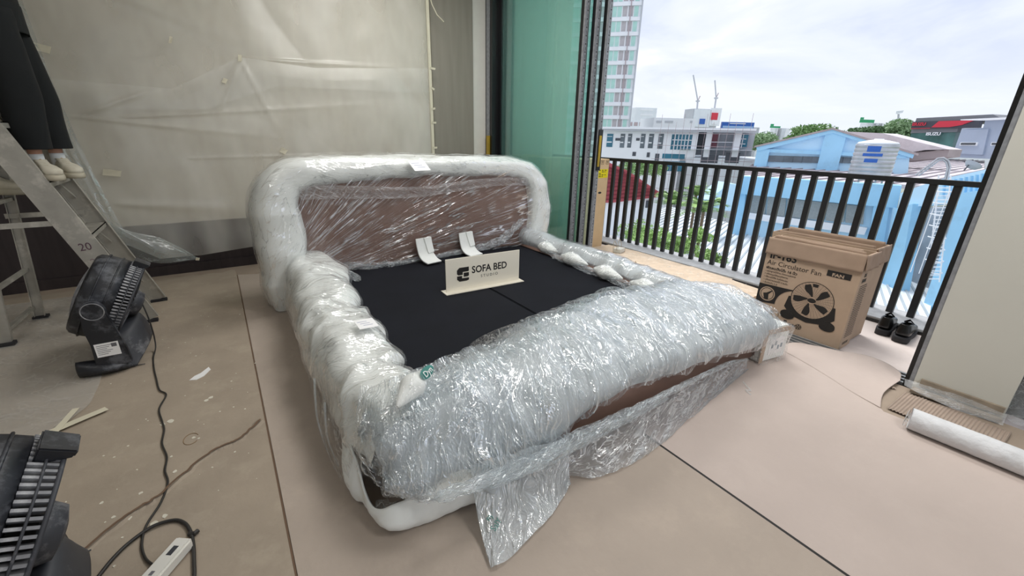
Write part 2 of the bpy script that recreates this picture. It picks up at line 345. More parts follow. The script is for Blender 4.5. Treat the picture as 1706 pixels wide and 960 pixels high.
# door track
tk = struct(MB().span((3.28, .055, -.1), (3.52, WY + .2, -.006)).build('trim_3', m_black))
for i, x in enumerate((3.315, 3.365, 3.415, 3.465)):
    MB().span((x - .007, .06, -.006), (x + .007, WY, .012)).build('rail', m_alu, tk)
# sliding panels parked at the far end of the track, three deep
for i, (x, y0) in enumerate(((3.315, 3.585), (3.395, 3.505), (3.475, 3.425))):
    d = struct(MB().span((x - .022, y0, .03), (x + .022, y0 + .07, 3.36)).span((x - .022, 5.13, .03), (x + .022, 5.2, 3.36)).span((x - .022, y0 + .07, .03), (x + .022, 5.13, .1)).span((x - .022, y0 + .07, 3.29), (x + .022, 5.13, 3.36)).build('door_%d' % (i + 1), m_black))
    MB().span((x - .004, y0 + .07, .1), (x + .004, 5.13, 3.29)).build('pane', m_glass, d)
    MB().span((x - .024, y0 - .003, .05), (x + .019, y0, 3.34)).span((x - .0245, y0 - .003, .05), (x - .022, y0 + .024, 3.34)).build('silver_tape', m_silverfilm, d)
    MB().span((x + .022, y0 + .03, .03), (x + (.058 if i < 2 else .03), y0 + .06, 3.36)).build('interlock', m_black, d)
    mb = MB()
    for k in range(44):
        z = .12 + k * .073
        mb.box((x, y0 - .004, z), (.012, .001, .012)); mb.box((x + .002, y0 - .004, z + .03), (.004, .001, .03))
    o = mb.build('tape_print', m_ink, d); o['kind'] = 'stuff'
    if i == 2:
        MB().span((x - .035, y0 - .02, 1.08), (x + .02, y0 - .004, 1.50)).build('handle', m_black, d)
        MB().span((x - .03, y0 - .03, 1.12), (x - .005, y0 - .018, 1.44)).build('gold_cover', m_gold, d)
# left door jamb with its tape and gold handle cover
j = struct(MB().span((3.2, 5.2, 0), (3.5, WY + .2, 3.38)).build('trim_4', m_black))
MB().span((3.195, 5.26, 0), (3.2, 5.34, 3.38)).build('silver_tape', m_silverfilm, j)
MB().span((3.17, 5.24, .9), (3.195, 5.30, 1.42)).build('gold_cover', m_gold, j)
# balcony
struct(MB().span((3.52, -3.0, -.2), (4.45, 5.75, -.012)).build('floor_balcony', m_tile))
kb = struct(MB().span((4.40, -3.0, -.3), (4.80, 5.75, .03)).build('trim_5', m_stone, bevel=.004))
MB().span((4.385, -3.0, -.01), (4.40, 5.7, .012)).build('dark_gap', m_black, kb)
struct(MB().span((3.5, 5.62, -.2), (4.9, 5.8, CEIL)).build('wall_balcony', m_wall))
# railing ----------------------------------------------------------
m_rail = pbr('railing_paint', '1e1f22', .4, var=.1)
rl = empty('balcony_railing', (4.66, 0, 0), label='black metal balcony railing of many upright flat bars', cat='railing')
MB().span((-.03, -2.9, 1.12), (.03, 5.62, 1.16)).build('top_rail', m_rail, rl, bevel=.003)
bal = MB().span((-.018, -.024, .03), (.018, .024, 1.12)).build('baluster', m_rail, rl)
ys = [0.50 + .1395 * i for i in range(-14, 37)]
bal.location = (0, ys[0], 0)
for y in ys[1:]: cp(bal, rl, (0, y, 0))
# unseen fill panels added on the ceiling to brighten the room -----------------
for i, (x, y, p) in enumerate(FILL_LAMPS):
    t = empty('fill_panel', (x, y, CEIL), label='unseen square white fill light panel added on the ceiling', cat='light', group='added fill light panels out of view')
    MB().span((-.5, -.5, -.04), (.5, .5, -.001)).build('housing', m_white, t)
    area('fill_lamp', (x, y, CEIL - .06), (0, 0, 0), .9, .9, p, (1, .985, .96))

# ================================================================== floor paper
def sheetpaper(name, poly, z, mat, label, group=None):
    o = MB().prism([(x, y) for x, y in poly], z - .0028, z).build(name, mat); tag(o, label, 'floor paper', group); return o
fp1 = sheetpaper('floor_paper', [(-.015, -2.8), (1.548, -2.8), (1.548, 5.3), (.9, 5.3), (.16, 4.93), (-.012, 5.0)], .004, m_paper3, 'wide kraft paper strip lying under the left half of the wrapped bed frame')
fp2 = sheetpaper('floor_paper', [(1.556, -2.8), (2.86, -2.8), (2.86, .02), (2.84, .44), (3.06, .62), (3.2, .93), (3.27, 1.12), (3.27, 5.2), (1.556, 5.3)], .004, m_paper, 'wide kraft paper strip on the balcony side, right of the long black seam')
ragged = [(-.022, -2.8), (-.022, 5.03), (-.03, 5.2), (-.06, 5.24), (-.15, 5.16), (-.25, 5.2), (-.33, 5.17), (-.4, 5.22), (-.5, 5.2), (-.62, 5.24), (-.7, 5.19), (-.78, 5.2), (-1.5, 5.2), (-3.4, 5.2), (-3.4, -2.8)]
fp3 = sheetpaper('floor_paper', ragged[::-1], .0035, m_paper2, 'scuffed kraft paper strip on the left under the cable, torn along one line')
# dark strips fill the seams between the paper strips
MB().span((1.546, -2.8, .0005), (1.558, 5.2, .0042)).build('seam_strip', m_ink, fp1)
MB().span((-.0215, -2.8, .0005), (-.0155, 5.0, .0038)).build('seam_strip', pbr('seam_brown', '6b5442', .8), fp3)
# torn ridge
cr = [(-.04, 2.19), (-.09, 2.13), (-.14, 2.08), (-.2, 2.065), (-.26, 2.04), (-.34, 1.96), (-.43, 1.86), (-.48, 1.835), (-.54, 1.79), (-.62, 1.70)]
P = cat(np.array([(x, y, 0) for x, y in cr]), 90)[:, :2]; P = P + np.stack([fb(np.arange(90) * .35, 0 * P[:, 0], 3), fb(np.arange(90) * .35, 0 * P[:, 0] + 5, 9)], -1) * .008
T = np.gradient(P, axis=0); T /= np.linalg.norm(T, axis=1, keepdims=True); NN = np.stack([-T[:, 1], T[:, 0]], -1)
wd = .011 + .007 * vn(np.arange(90) * .2, np.zeros(90), 4)
G = np.zeros((90, 5, 3))
for k, (s, z) in enumerate(((-1.5, .003), (-.4, .013), (0, .005), (.5, .010), (1.6, .003))):
    G[:, k, :2] = P + NN * (wd * s)[:, None]; G[:, k, 2] = z + .003 * vn(np.arange(90) * .4, np.zeros(90) + k, 6) * (z > .004)
grid('torn_ridge', G, m_paper2, fp3, smooth=False)
G2 = G[:, 1:4].copy(); G2[:, 0, :2] = P - NN * .0055; G2[:, 2, :2] = P + NN * .0045; G2[:, 1, :2] = P; G2[:, :, 2] = .0145; G2[:, :, 2] += .001
grid('tear_edge', G2, pbr('torn_brown', '6f5846', .9), fp3, smooth=False)
# paint drips and plaster chips on the left strip
mb = MB(); R_ = random.Random(3)
spots = [(-.45, 2.42, .018), (-.42, 2.43, .022), (-.27, 2.55, .016), (-.25, 2.57, .02), (-.4, 2.12, .009), (-.38, 2.0, .012), (-.49, 1.93, .012), (-.51, 1.80, .013), (-.43, 1.72, .02), (-.4, 1.74, .014), (-.56, 1.84, .010), (-.61, 1.95, .01), (-.3, 2.2, .008), (-.32, 2.22, .01), (-.15, 2.4, .007), (-.16, 2.0, .008)]
spots = [(a_, b_, r_ * .62) for a_, b_, r_ in spots] + [(R_.uniform(-.75, .0), R_.uniform(1.5, 4.2), R_.uniform(.0015, .0045)) for i in range(60)]
for x, y, r in spots:
    if R_.random() > 2: continue
    n = 9; mb.prism([(x + r * math.cos(2 * PI * k / n) * (1 + R_.uniform(-.35, .35)), y + r * 1.2 * math.sin(2 * PI * k / n) * (1 + R_.uniform(-.35, .35))) for k in range(n)], .0033, .0052)
o = mb.build('paint_spots', pbr('plaster_white', 'd8d3c4', .8), fp3); o['kind'] = 'stuff'
mb = MB(); pts = [(-.355, 2.96), (-.33, 3.0), (-.30, 3.02), (-.26, 3.08), (-.25, 3.04), (-.285, 2.97), (-.32, 2.945)]
mb.prism([(x, y - .12) for x, y in pts][::-1], .0036, .007); mb.build('plaster_flake', m_paperwhite, fp3)
mb = MB(); mb.tube([(-.33 + .03 * math.cos(a), 2.215 + .045 * math.sin(a), .0045) for a in np.linspace(.4, 5.6, 20)], .0018, 5); mb.build('ring_mark', pbr('ring_brown', '8b7458', .8), fp3)
# clear plastic dust sheet over the paper on the far left
ctrl = [[(-.74, 5.0, .006), (-1.6, 5.0, .006), (-3.2, 5.0, .006)], [(-.86, 4.3, .006), (-1.6, 4.3, .006), (-3.2, 4.3, .006)], [(-.78, 3.0, .006), (-1.6, 3.1, .006), (-3.2, 3.1, .006)], [(-.87, 2.62, .006), (-1.5, 2.4, .006), (-3.2, 2.2, .006)], [(-1.25, 1.7, .006), (-1.7, 1.6, .006), (-3.2, 1.5, .006)]]
G = patch(ctrl, 90, 90); U, V = uvlen(G); G[:, :, 2] += .005 + .005 * fb(U * 5, V * 5, 2) + .003 * ridge(U * 3, V * 3, 5)
m_dust = film('dust_sheet', haze=.30, crease=.12, gloss=.10, sc=(6, 9), sc2=(9, 14), rough=.3, hazecol=(.74, .72, .68), bstr=.25, trans=0, fres=.3)
tag(grid('dust_sheet', G, m_dust), 'clear plastic dust sheet lying over the paper at the far left, under the ladder', 'plastic sheet')
def strip(name, a, b, w, z, mat, label=None, group=None, parent=None, thick=.0008):
    a = Vector(a); b = Vector(b); d = (b - a).normalized(); n = Vector((-d.y, d.x)) * w / 2; poly = []
    k = 7
    for i in range(k + 1): p = a.lerp(b, i / k) + n * (1 + random.uniform(-.06, .06)); poly.append((p.x, p.y))
    for i in range(k, -1, -1): p = a.lerp(b, i / k) - n * (1 + random.uniform(-.06, .06)); poly.append((p.x, p.y))
    o = MB().prism(poly[::-1], z, z + thick).build(name, mat, parent)
    if label: tag(o, label, 'tape', group)
    return o
strip('masking_tape', (-.92, 2.60), (-.70, 2.72), .045, .016, m_tape, 'crumpled masking tape strip at the corner of the floor dust sheet')
strip('masking_tape', (-.90, 2.45), (-.83, 2.80), .03, .018, m_tape, 'narrow upright masking tape strip crossing the dust sheet edge on the floor')

# ================================================================== plastic sheeting on the back wall
m, t, N, L = nodes('wall_sheeting')
o = N('ShaderNodeOutputMaterial'); df = N('ShaderNodeBsdfDiffuse'); df.inputs[0].default_value = lin('f0efe8'); tl = N('ShaderNodeBsdfTranslucent'); tl.inputs[0].default_value = lin('ece9dd')
tr = N('ShaderNodeBsdfTransparent'); gl = N('ShaderNodeBsdfGlossy'); gl.inputs['Roughness'].default_value = .32
a = N('ShaderNodeMixShader'); a.inputs[0].default_value = .25; L(df.outputs[0], a.inputs[1]); L(tl.outputs[0], a.inputs[2])
b = N('ShaderNodeMixShader'); b.inputs[0].default_value = .42; L(tr.outputs[0], b.inputs[1]); L(a.outputs[0], b.inputs[2])
tc = N('ShaderNodeTexCoord'); mp = N('ShaderNodeMapping'); mp.inputs['Rotation'].default_value = (0, math.radians(-35), 0); mp.inputs['Scale'].default_value = (2.6, 1, 1.0); L(tc.outputs['Object'], mp.inputs[0])
nz = N('ShaderNodeTexNoise'); nz.inputs['Scale'].default_value = 1.3; nz.inputs['Detail'].default_value = 2; L(mp.outputs[0], nz.inputs[0])
mr = N('ShaderNodeMapRange'); mr.inputs['From Min'].default_value = .3; mr.inputs['From Max'].default_value = .7; mr.inputs['To Min'].default_value = .20; mr.inputs['To Max'].default_value = .52; L(nz.outputs[0], mr.inputs[0]); L(mr.outputs[0], b.inputs[0])
c = N('ShaderNodeMixShader'); L(facing(N, L), c.inputs[0]); L(b.outputs[0], c.inputs[1]); L(gl.outputs[0], c.inputs[2]); L(c.outputs[0], o.inputs[0])
m_sheet = m
def wallsheet(name, left, right, top, bottom, y, seed, label, amp=.03, folds=()):
    """left/right: x as function of height list; hangs in front of the wall with soft billows"""
    nu, nv = 150, 150; s = np.linspace(0, 1, nu)[:, None]; t_ = np.linspace(0, 1, nv)[None, :]
    lx = np.interp(np.linspace(0, 1, nv), [q[0] for q in left], [q[1] for q in left])[None, :]
    rx = np.interp(np.linspace(0, 1, nv), [q[0] for q in right], [q[1] for q in right])[None, :]
    zb = np.interp(np.linspace(0, 1, nu), [q[0] for q in bottom], [q[1] for q in bottom])[:, None]
    zt = np.interp(np.linspace(0, 1, nu), [q[0] for q in top], [q[1] for q in top])[:, None]
    X = lx + (rx - lx) * s; Z = zb + (zt - zb) * t_; Y = np.full_like(X, y)
    d = amp * fb(X * 1.2 - Z * .5, Z * 1.3 + X * .5, seed) + .35 * amp * ridge(X * 2.0 + Z * 1.6, Z * .7, seed + 3)
    for (x0, z0, x1, z1, w, h) in folds:                 # pulled creases between fixing points
        dx, dz = x1 - x0, z1 - z0; ln = math.hypot(dx, dz); tt = np.clip(((X - x0) * dx + (Z - z0) * dz) / ln ** 2, 0, 1)
        dist = np.hypot(X - x0 - dx * tt, Z - z0 - dz * tt); d = d - h * 1.3 * np.exp(-(dist / (w * (.5 + 1.3 * tt))) ** 2) * (1 - tt) ** .8
    e_ = np.minimum(1, np.minimum(s, 1 - s) * 12) * np.minimum(1, (1 - t_) * 12 + .2)
    P = np.stack([X, Y + np.minimum(.05, d) * e_, Z], -1)
    return tag(grid(name, P, m_sheet), label, 'plastic sheet')
wallsheet('wall_sheet', [(0, -1.0), (.3, -1.04), (.6, -1.07), (1, -1.07)], [(0, 2.34), (1, 2.34)], [(0, 3.22), (1, 3.22)], [(0, 1.55), (.3, 1.6), (.5, 1.85), (1, 1.9)], 5.30, 1, 'upper milky plastic sheet taped over the back wall', amp=.035, folds=[(-.9, 2.6, .9, 2.1, .06, .02), (.37, 2.07, 2.3, 2.16, .02, .015)])
wallsheet('wall_sheet', [(0, -.62), (.12, -.86), (.25, -.98), (1, -1.05)], [(0, 2.30), (1, 2.33)], [(0, 1.78), (.25, 1.76), (.42, 2.08), (.62, 2.05), (1, 2.17)], [(0, .20), (.12, .19), (.35, .24), (.6, .28), (1, .3)], 5.255, 8, 'lower milky plastic sheet hanging behind the bed headboard', amp=.035,
          folds=[(-1.0, 1.5, .6, 1.35, .02, .012), (-1.0, 1.45, .37, 2.07, .02, .02), (.37, 2.07, .1, 1.5, .02, .012), (.37, 2.07, .65, 1.3, .02, .015), (-.2, 1.15, 2.2, 1.2, .012, .008), (-.6, 1.5, 1.8, 1.75, .02, .01), (-.8, .75, .4, .6, .05, .015)])
wallsheet('wall_sheet', [(0, -3.4), (1, -3.4)], [(0, -1.3), (.5, -1.12), (1, -1.0)], [(0, 3.2), (1, 3.2)], [(0, 1.0), (1, .95)], 5.28, 14, 'plastic sheet on the dark wall behind the person on the ladder', amp=.04)
# little clear flap by the ladder foot
ctrl = [[(-1.0, 5.14, .75), (-.9, 5.1, .5), (-.78, 5.12, .26)], [(-.8, 5.08, .55), (-.65, 5.05, .38), (-.6, 5.06, .20)], [(-.55, 5.12, .42), (-.45, 5.08, .30), (-.40, 5.1, .19)], [(-.35, 5.16, .23), (-.33, 5.15, .21), (-.30, 5.16, .18)]]
G = patch(ctrl, 60, 40); U, V = uvlen(G); G[:, :, 1] -= .02 * fb(U * 5, V * 9, 4)
m_clear = film('clear_sheet_edge', haze=.30, crease=.35, gloss=.2, sc=(4, 16), sc2=(8, 30), rough=.2, hazecol=(.62, .70, .70), bstr=.3)
tag(grid('sheet_flap', G, m_clear), 'bluish clear plastic flap hanging at the wall behind the ladder foot', 'plastic sheet')
ctrl = [[(-1.13, 5.2, 2.8), (-1.02, 5.18, 2.8)], [(-1.12, 5.2, 2.0), (-.98, 5.17, 1.95)], [(-1.10, 5.18, 1.4), (-.93, 5.15, 1.35)], [(-1.04, 5.16, .9), (-.86, 5.12, .85)], [(-.98, 5.14, .5), (-.78, 5.1, .45)]]
G = patch(ctrl, 90, 24); U, V = uvlen(G); G[:, :, 1] -= .02 * ridge(U * 1.5, V * 18, 4)
tag(grid('sheet_hem', G, m_clear), 'gathered clear plastic edge running down beside the black trousers', 'plastic sheet')
# tape pieces
def wtape(x, z, w, h, a, label, y=5.238, group=None):
    M = Matrix.Translation((x, y, z)) @ Matrix.Rotation(a, 4, 'Y')
    o = MB().add([(-w / 2, 0, -h / 2), (w / 2, -.004, -h / 2 * .8), (w / 2 * 1.1, -.002, h / 2), (-w / 2 * .9, -.006, h / 2 * .9), (-w / 2, .003, -h / 2), (w / 2, .003, -h / 2 * .8), (w / 2 * 1.1, .003, h / 2), (-w / 2 * .9, .003, h / 2 * .9)],
        [(0, 1, 2, 3), (7, 6, 5, 4), (0, 4, 5, 1), (1, 5, 6, 2), (2, 6, 7, 3), (3, 7, 4, 0)], M).build('masking_tape', m_tape)
    return tag(o, label, 'tape', group)
wtape(-1.0, 2.0, .12, .06, .25, 'masking tape piece on the wall sheet beside the black trousers')
wtape(-.79, 1.03, .12, .06, .2, 'masking tape piece on the wall sheet just above the ladder step')
wtape(.62, 1.22, .06, .06, .6, 'small crinkled tape piece on the wall sheet above the headboard corner')
wtape(.21, 1.86, .035, .05, .5, 'tiny tape piece below the tape star on the wall sheet')
wtape(.37, 2.07, .03, .06, .1, 'pointed tape piece where the wall sheet creases meet')
wtape(-.14, 2.16, .02, .06, .3, 'faint tape scrap high on the left of the wall sheet')
wtape(-.32, .185, .03, .03, .3, 'tape tab holding the bottom hem of the clear flap', y=5.13)
MB().span((2.325, 5.235, .3), (2.36, 5.243, 3.2)).build('edge_tape', m_tape)
tag(bpy.data.objects['edge_tape'], 'long vertical masking tape strip along the right edge of the wall sheet', 'tape')
for i, (x, z, w, a, lb) in enumerate(((2.37, 2.17, .07, .1, 'topmost tape tab on the right edge of the wall sheet'), (2.36, 1.95, .05, .5, 'second tape tab from the top on the right edge of the wall sheet'), (2.36, 1.72, .05, -.2, 'third tape tab from the top on the right edge of the wall sheet'), (2.36, 1.56, .06, .05, 'fourth tape tab from the top on the right edge of the wall sheet'), (2.36, 1.26, .06, 0, 'lowest tape tab on the right edge of the wall sheet, above the headboard'))):
    wtape(x, z, w, .025, a, lb, y=5.228)
mb = MB(); mb.tube([(2.33, 5.2, 3.0), (2.37, 5.17, 2.82), (2.42, 5.15, 2.72), (2.50, 5.14, 2.66)], .006, 5); tag(mb.build('masking_tape', m_tape), 'loose curl of tape dangling over the grey veneer panel', 'tape')
# ================================================================== the wrapped sofa bed
bed = empty('sofa_bed', (1.6, 2.6, 0), label='large low sofa bed with tall headboard, wrapped in white foam and clear stretch film', cat='sofa bed')
def bp(o):                                   # parent to the bed keeping world position
    o.parent = bed; o.matrix_parent_inverse = Matrix.Translation((-1.6, -2.6, 0)); return o
# base frame (brown upholstery) and the two black deck cushions
bp(MB().span((.38, 1.32, .02), (.62, 3.85, .30)).build('side_frame', m_brown, bevel=.02, smooth=True))
bp(MB().span((2.62, 1.17, .02), (2.96, 3.85, .30)).build('side_frame', m_brown, bevel=.02, smooth=True))
bp(MB().span((.60, 1.135, .02), (2.90, 1.46, .32)).build('foot_frame', m_brown, bevel=.03, smooth=True))
for a, b in ((.60, 1.612), (1.620, 2.68)):
    bp(MB().span((a, 1.45, .06), (b, 3.80, .28)).build('deck_cushion', m_navy, bevel=.006))
# headboard panel
nu, nv = 80, 50; x = np.linspace(.42, 2.80, nu)[:, None]; z = np.linspace(.22, 1.10, nv)[None, :]
Yp = 3.76 - .03 * np.sin(PI * (x - .42) / 2.38) * np.sin(PI * (z - .22) / .88) - .010 * fb(x * 2.5, z * 4, 3)
bp(grid('headboard_panel', np.stack([x + 0 * z, Yp, z + 0 * x], -1), m_brown, flip=False, thick=.06))
# foam-wrapped surround : an upside-down U
ctr = [(.285, .012, .095, .22), (.285, .15, .125, .25), (.315, .35, .155, .26), (.345, .62, .185, .27), (.335, .85, .17, .27), (.40, 1.0, .14, .26), (.52, 1.085, .115, .25), (.75, 1.115, .095, .24), (1.4, 1.125, .088, .23), (2.1, 1.125, .088, .23), (2.5, 1.11, .095, .24), (2.73, 1.05, .11, .25), (2.86, .90, .13, .26), (2.90, .65, .145, .27), (2.88, .35, .14, .26), (2.86, .012, .11, .24)]
C4 = cat(ctr, 260); n = 260; T = np.gradient(C4[:, :2], axis=0); T /= np.linalg.norm(T, axis=1, keepdims=True); Nn = np.stack([-T[:, 1], T[:, 0]], -1)
k = 72; th = np.linspace(0, 2 * PI, k, endpoint=False); ca, sa = np.cos(th), np.sin(th)
pa = np.sign(ca) * np.abs(ca) ** .62; pb = np.sign(sa) * np.abs(sa) ** .62
P = np.zeros((n, k, 3)); P[:, :, 0] = C4[:, 0:1] + Nn[:, 0:1] * C4[:, 2:3] * pa; P[:, :, 2] = C4[:, 1:2] + Nn[:, 1:2] * C4[:, 2:3] * pa; P[:, :, 1] = 3.90 + C4[:, 3:4] * pb
nrm = normals(np.concatenate([P, P[:, :1]], 1))[:, :-1]
if (nrm[100, 0] * (P[100, 0] - np.array([C4[100, 0], 3.9, C4[100, 1]]))).sum() < 0: nrm = -nrm
U, V = uvlen(P)
d = .020 * fb(U * 2.6, V * 3.2, 1) + .009 * ridge(U * 5, V * 2, 5) + .018 * ridge(U * 1.8 + V * 1.2, V * .6, 8) ** 2 * np.exp(-((U - 1.15) / .45) ** 2) * 1.2 + .008 * ridge(U * 2.2 + V * 1.5, V * .8, 8)
Pf = P + nrm * d[:, :, None]; Pf[:, :, 2] = np.maximum(Pf[:, :, 2], .01)
bp(grid('headboard_foam', Pf, m_foam, closed=True, caps=True, flip=True))
d2 = d + .012 + .004 * ridge(U * 9, V * 14, 3) + .004 * np.abs(fb(U * 12, V * 10, 9)) + .004 * ridge(U * 3, V * 22, 12)
Pw = P + nrm * d2[:, :, None]; Pw[:, :, 2] = np.maximum(Pw[:, :, 2], .006)
bp(grid('surround_film', Pw, film('surround_film', haze=.03, crease=.12, gloss=.45, sc=(3, 30), sc2=(6, 50), warp=.4, rough=.10, bstr=.35, rot=.5, fres=.8), closed=True, flip=True))
# film stretched across the panel
nu, nv = 200, 90; x = np.linspace(.40, 2.82, nu)[:, None]; z = np.linspace(.26, 1.08, nv)[None, :]
s = (x - .4) / 2.42; tz = (z - .26) / .82
Y = 3.665 + .02 * np.sin(PI * s) * np.sin(PI * tz) + .0 * x
ang = np.arctan2(z - .10, x - .10); rad = np.hypot(z - .10, x - .10)
Y = Y - .006 * ridge(ang * 26, rad * 1.2, 4) - .004 * ridge(ang * 60, rad * 2, 7) - .004 * fb(x * 6, z * 9, 2)
bp(grid('panel_film', np.stack([x + 0 * z, Y, z + 0 * x], -1), m_film_head))
# one loose horizontal pleat of film under the top edge
nu, nv = 160, 14; x = np.linspace(.50, 2.70, nu)[:, None]; v = np.linspace(0, 1, nv)[None, :]
zt = 1.02 - .05 * np.sin(PI * (x - .5) / 2.2 * 1.2) ** 2 + .006 * vn(x * 6, 0 * x, 2); Z = zt - .075 * v * (1 + .5 * (1 - (x - .5) / 2.2)); Y = 3.655 - .012 * np.sin(PI * v * 2) + .006 * fb(x * 10, v * 5, 4)
bp(grid('film_pleat', np.stack([x + 0 * v, Y + 0 * x, Z], -1), film('pleat_film', haze=.30, crease=.35, gloss=.3, sc=(4, 90), sc2=(9, 130), hazecol=(.72, .70, .70), warp=.3)))
# rope of bunched film where panel meets the deck
def bunch(name, pts, rad, mat, n=200, k=28, amp=.35, seed=0, flat=1.0, parent=True):
    C = cat(pts, n); R = cat(np.array(rad)[:, None] if np.ndim(rad) else np.full((2, 1), rad), n)
    T = np.gradient(C, axis=0); T /= np.linalg.norm(T, axis=1, keepdims=True); up = np.array([0, 0, 1.]); A = np.cross(T, up); A /= np.linalg.norm(A, axis=1, keepdims=True) + 1e-9; B = np.cross(A, T)
    th = np.linspace(0, 2 * PI, k, endpoint=False)[None, :]; s_ = np.linspace(0, np.linalg.norm(np.diff(C, axis=0), axis=1).sum(), n)[:, None]
    r = R * (1 + amp * (fb(s_ * 22, th * 1.5, seed) + .8 * ridge(s_ * 14, th * 2.2, seed + 4) - .3)); r = np.maximum(r, R * .25); r[:, -1:] = r[:, :1] * .5 + r[:, -1:] * .5
    r = r * np.minimum(1, np.minimum(s_, s_[::-1]) / (2.5 * R) + .12)
    P = C[:, None, :] + A[:, None, :] * (r * np.cos(th))[:, :, None] + B[:, None, :] * (r * np.sin(th) * flat)[:, :, None]
    o = grid(name, P, mat, closed=True, caps=True); return bp(o) if parent else o
bunch('bunched_film', [(.70, 3.70, .33), (1.0, 3.63, .30), (1.35, 3.62, .30), (1.75, 3.63, .31), (2.1, 3.64, .33), (2.35, 3.64, .38), (2.52, 3.65, .48), (2.66, 3.66, .58)], [.03, .028, .022, .02, .03, .04, .035, .02], m_film_thick, seed=2, amp=.5)
bunch('bunched_film', [(.60, 3.62, .34), (.72, 3.50, .32), (.80, 3.30, .30)], [.03, .04, .02], m_film_thick, seed=12, n=80, amp=.5)
# ---- left rail : lumpy foam parcels under film
nu, nv = 300, 64
yy = np.linspace(3.80, 1.30, nu)
def lumps(y, edges, ext):
    r = np.zeros_like(y)
    for i in range(len(edges) - 1):
        a, b = edges[i], edges[i + 1]; q = (y - b) / (a - b); mk = (q >= 0) & (q <= 1); r[mk] = ext[i] * np.sin(PI * q[mk]) ** .5
    return r
le = [3.86, 3.05, 2.56, 2.10, 1.76, 1.22]; lx = lumps(yy, le, [.17, .13, .12, .10, .10])
base = np.interp(yy, [1.3, 2.2, 3.0, 3.8], [.50, .51, .53, .57]); inner = base + lx
ox = np.interp(yy, [1.3, 1.55, 2.2, 3.2, 3.8], [.31, .265, .265, .285, .33]); topz = np.interp(yy, [1.3, 1.6, 2.4, 3.2, 3.8], [.38, .42, .43, .45, .47])
hem = np.interp(yy, [1.3, 1.5, 1.75, 2.0, 3.8], [.20, .16, .08, .02, .02])
S_ = np.zeros((nu, 8, 3)); S_[:, :, 1] = yy[:, None]
for j, (fx, fz) in enumerate(((lambda: ox + .02, lambda: hem), (lambda: ox - .005, lambda: .16 + hem * .4), (lambda: ox + .005, lambda: topz * .78), (lambda: ox + .07, lambda: topz * .98), (lambda: (ox + base) / 2 + .04, lambda: topz + .25 * lx * .3), (lambda: base + lx * .35, lambda: topz - .02), (lambda: inner, lambda: topz - .10), (lambda: inner - .015, lambda: np.full(nu, .275)))):
    S_[:, j, 0] = fx(); S_[:, j, 2] = fz()
def cross(S_, nv): return np.swapaxes(cat(np.swapaxes(S_, 0, 1), nv), 0, 1)
P = cross(S_, nv); nr = normals(P)
if nr[150, 30, 2] < 0: nr = -nr
U, V = uvlen(P)
d = .034 * fb(U * 2.8, V * 4, 21) + .016 * ridge(U * 5 + V * 3, V * 2.0, 5) + .008 * ridge(U * 4 - V * 10, V * 3, 15)
Pf = P + nr * d[:, :, None]; Pf[:, :, 2] = np.maximum(Pf[:, :, 2], .012)
bp(grid('side_foam', Pf, m_foam, flip=True))
d2 = d + .010 + .005 * ridge(U * 16, V * 7, 3) + .005 * np.abs(fb(U * 18, V * 14, 9)) + .004 * ridge(U * 5 + V * 22, V * 4, 31)
Pw = P + nr * d2[:, :, None]; Pw[:, :, 2] = np.maximum(Pw[:, :, 2], .008); Pw[:, -3:, 2] = np.maximum(Pw[:, -3:, 2], .285)
bp(grid('side_film', Pw, film('side_film', haze=.04, crease=.30, gloss=.50, sc=(26, 3.5), sc2=(40, 9), rough=.09, bstr=.5, rot=.5, fres=.8), flip=True))
# loose film hanging down the outside of the left rail
ctrl = [[(.30, 3.3, .30), (.25, 3.3, .12), (.27, 3.3, .01)], [(.25, 2.6, .32), (.235, 2.6, .14), (.24, 2.6, .01)], [(.235, 2.0, .30), (.20, 2.0, .14), (.215, 2.0, .01)], [(.235, 1.6, .24), (.19, 1.6, .12), (.20, 1.6, .01)], [(.24, 1.42, .22), (.215, 1.42, .11), (.22, 1.42, .02)]]
G = patch(ctrl, 160, 30); U, V = uvlen(G); G[:, :, 0] += .008 * ridge(U * 2, V * 14, 6) - .006 * fb(U * 9, V * 8, 2)
bp(grid('loose_film', G, film('loose_film', haze=.05, crease=.35, gloss=.30, sc=(5, 30), sc2=(8, 50), rough=.12, warp=.5)))
for i, pts in enumerate(([(.21, 1.95, .30), (.185, 1.85, .16), (.19, 1.78, .05), (.20, 1.72, .012)], [(.22, 1.80, .25), (.20, 1.72, .12), (.215, 1.63, .02)])):
    mb = MB(); mb.tube(cat(pts, 18), [.006 - .0002 * q for q in range(18)], 5); bp(mb.build('film_strand', m_film_rope))
# ---- right rail
yy = np.linspace(3.80, 1.40, 200); S_ = np.zeros((200, 7, 3)); S_[:, :, 1] = yy[:, None]
tz = np.interp(yy, [1.4, 2.4, 3.2, 3.8], [.40, .41, .42, .46]); bx = 2.70 + .02 * np.sin(yy * 3)
for j, (a, b) in enumerate(((bx - .02, np.full(200, .29)), (bx - .03, tz - .08), (bx + .02, tz - .015), (bx + .11, tz), (bx + .22, tz - .05), (bx + .28, tz - .17), (bx + .28, np.full(200, .02)))):
    S_[:, j, 0] = a; S_[:, j, 2] = b
P = cross(S_, 50); nr = normals(P)
if nr[100, 20, 2] < 0: nr = -nr
U, V = uvlen(P); d = .012 * fb(U * 3, V * 5, 31) + .008 * ridge(U * 5 + V * 3, V * 2, 5)
bp(grid('side_foam', P + nr * d[:, :, None], m_foam2))
d2 = d + .010 + .004 * ridge(U * 8, V * 12, 3) + .004 * fb(U * 14, V * 10, 9)
Pw = P + nr * d2[:, :, None]; Pw[:, :, 2] = np.maximum(Pw[:, :, 2], .008); bp(grid('side_film', Pw, MATS['side_film']))
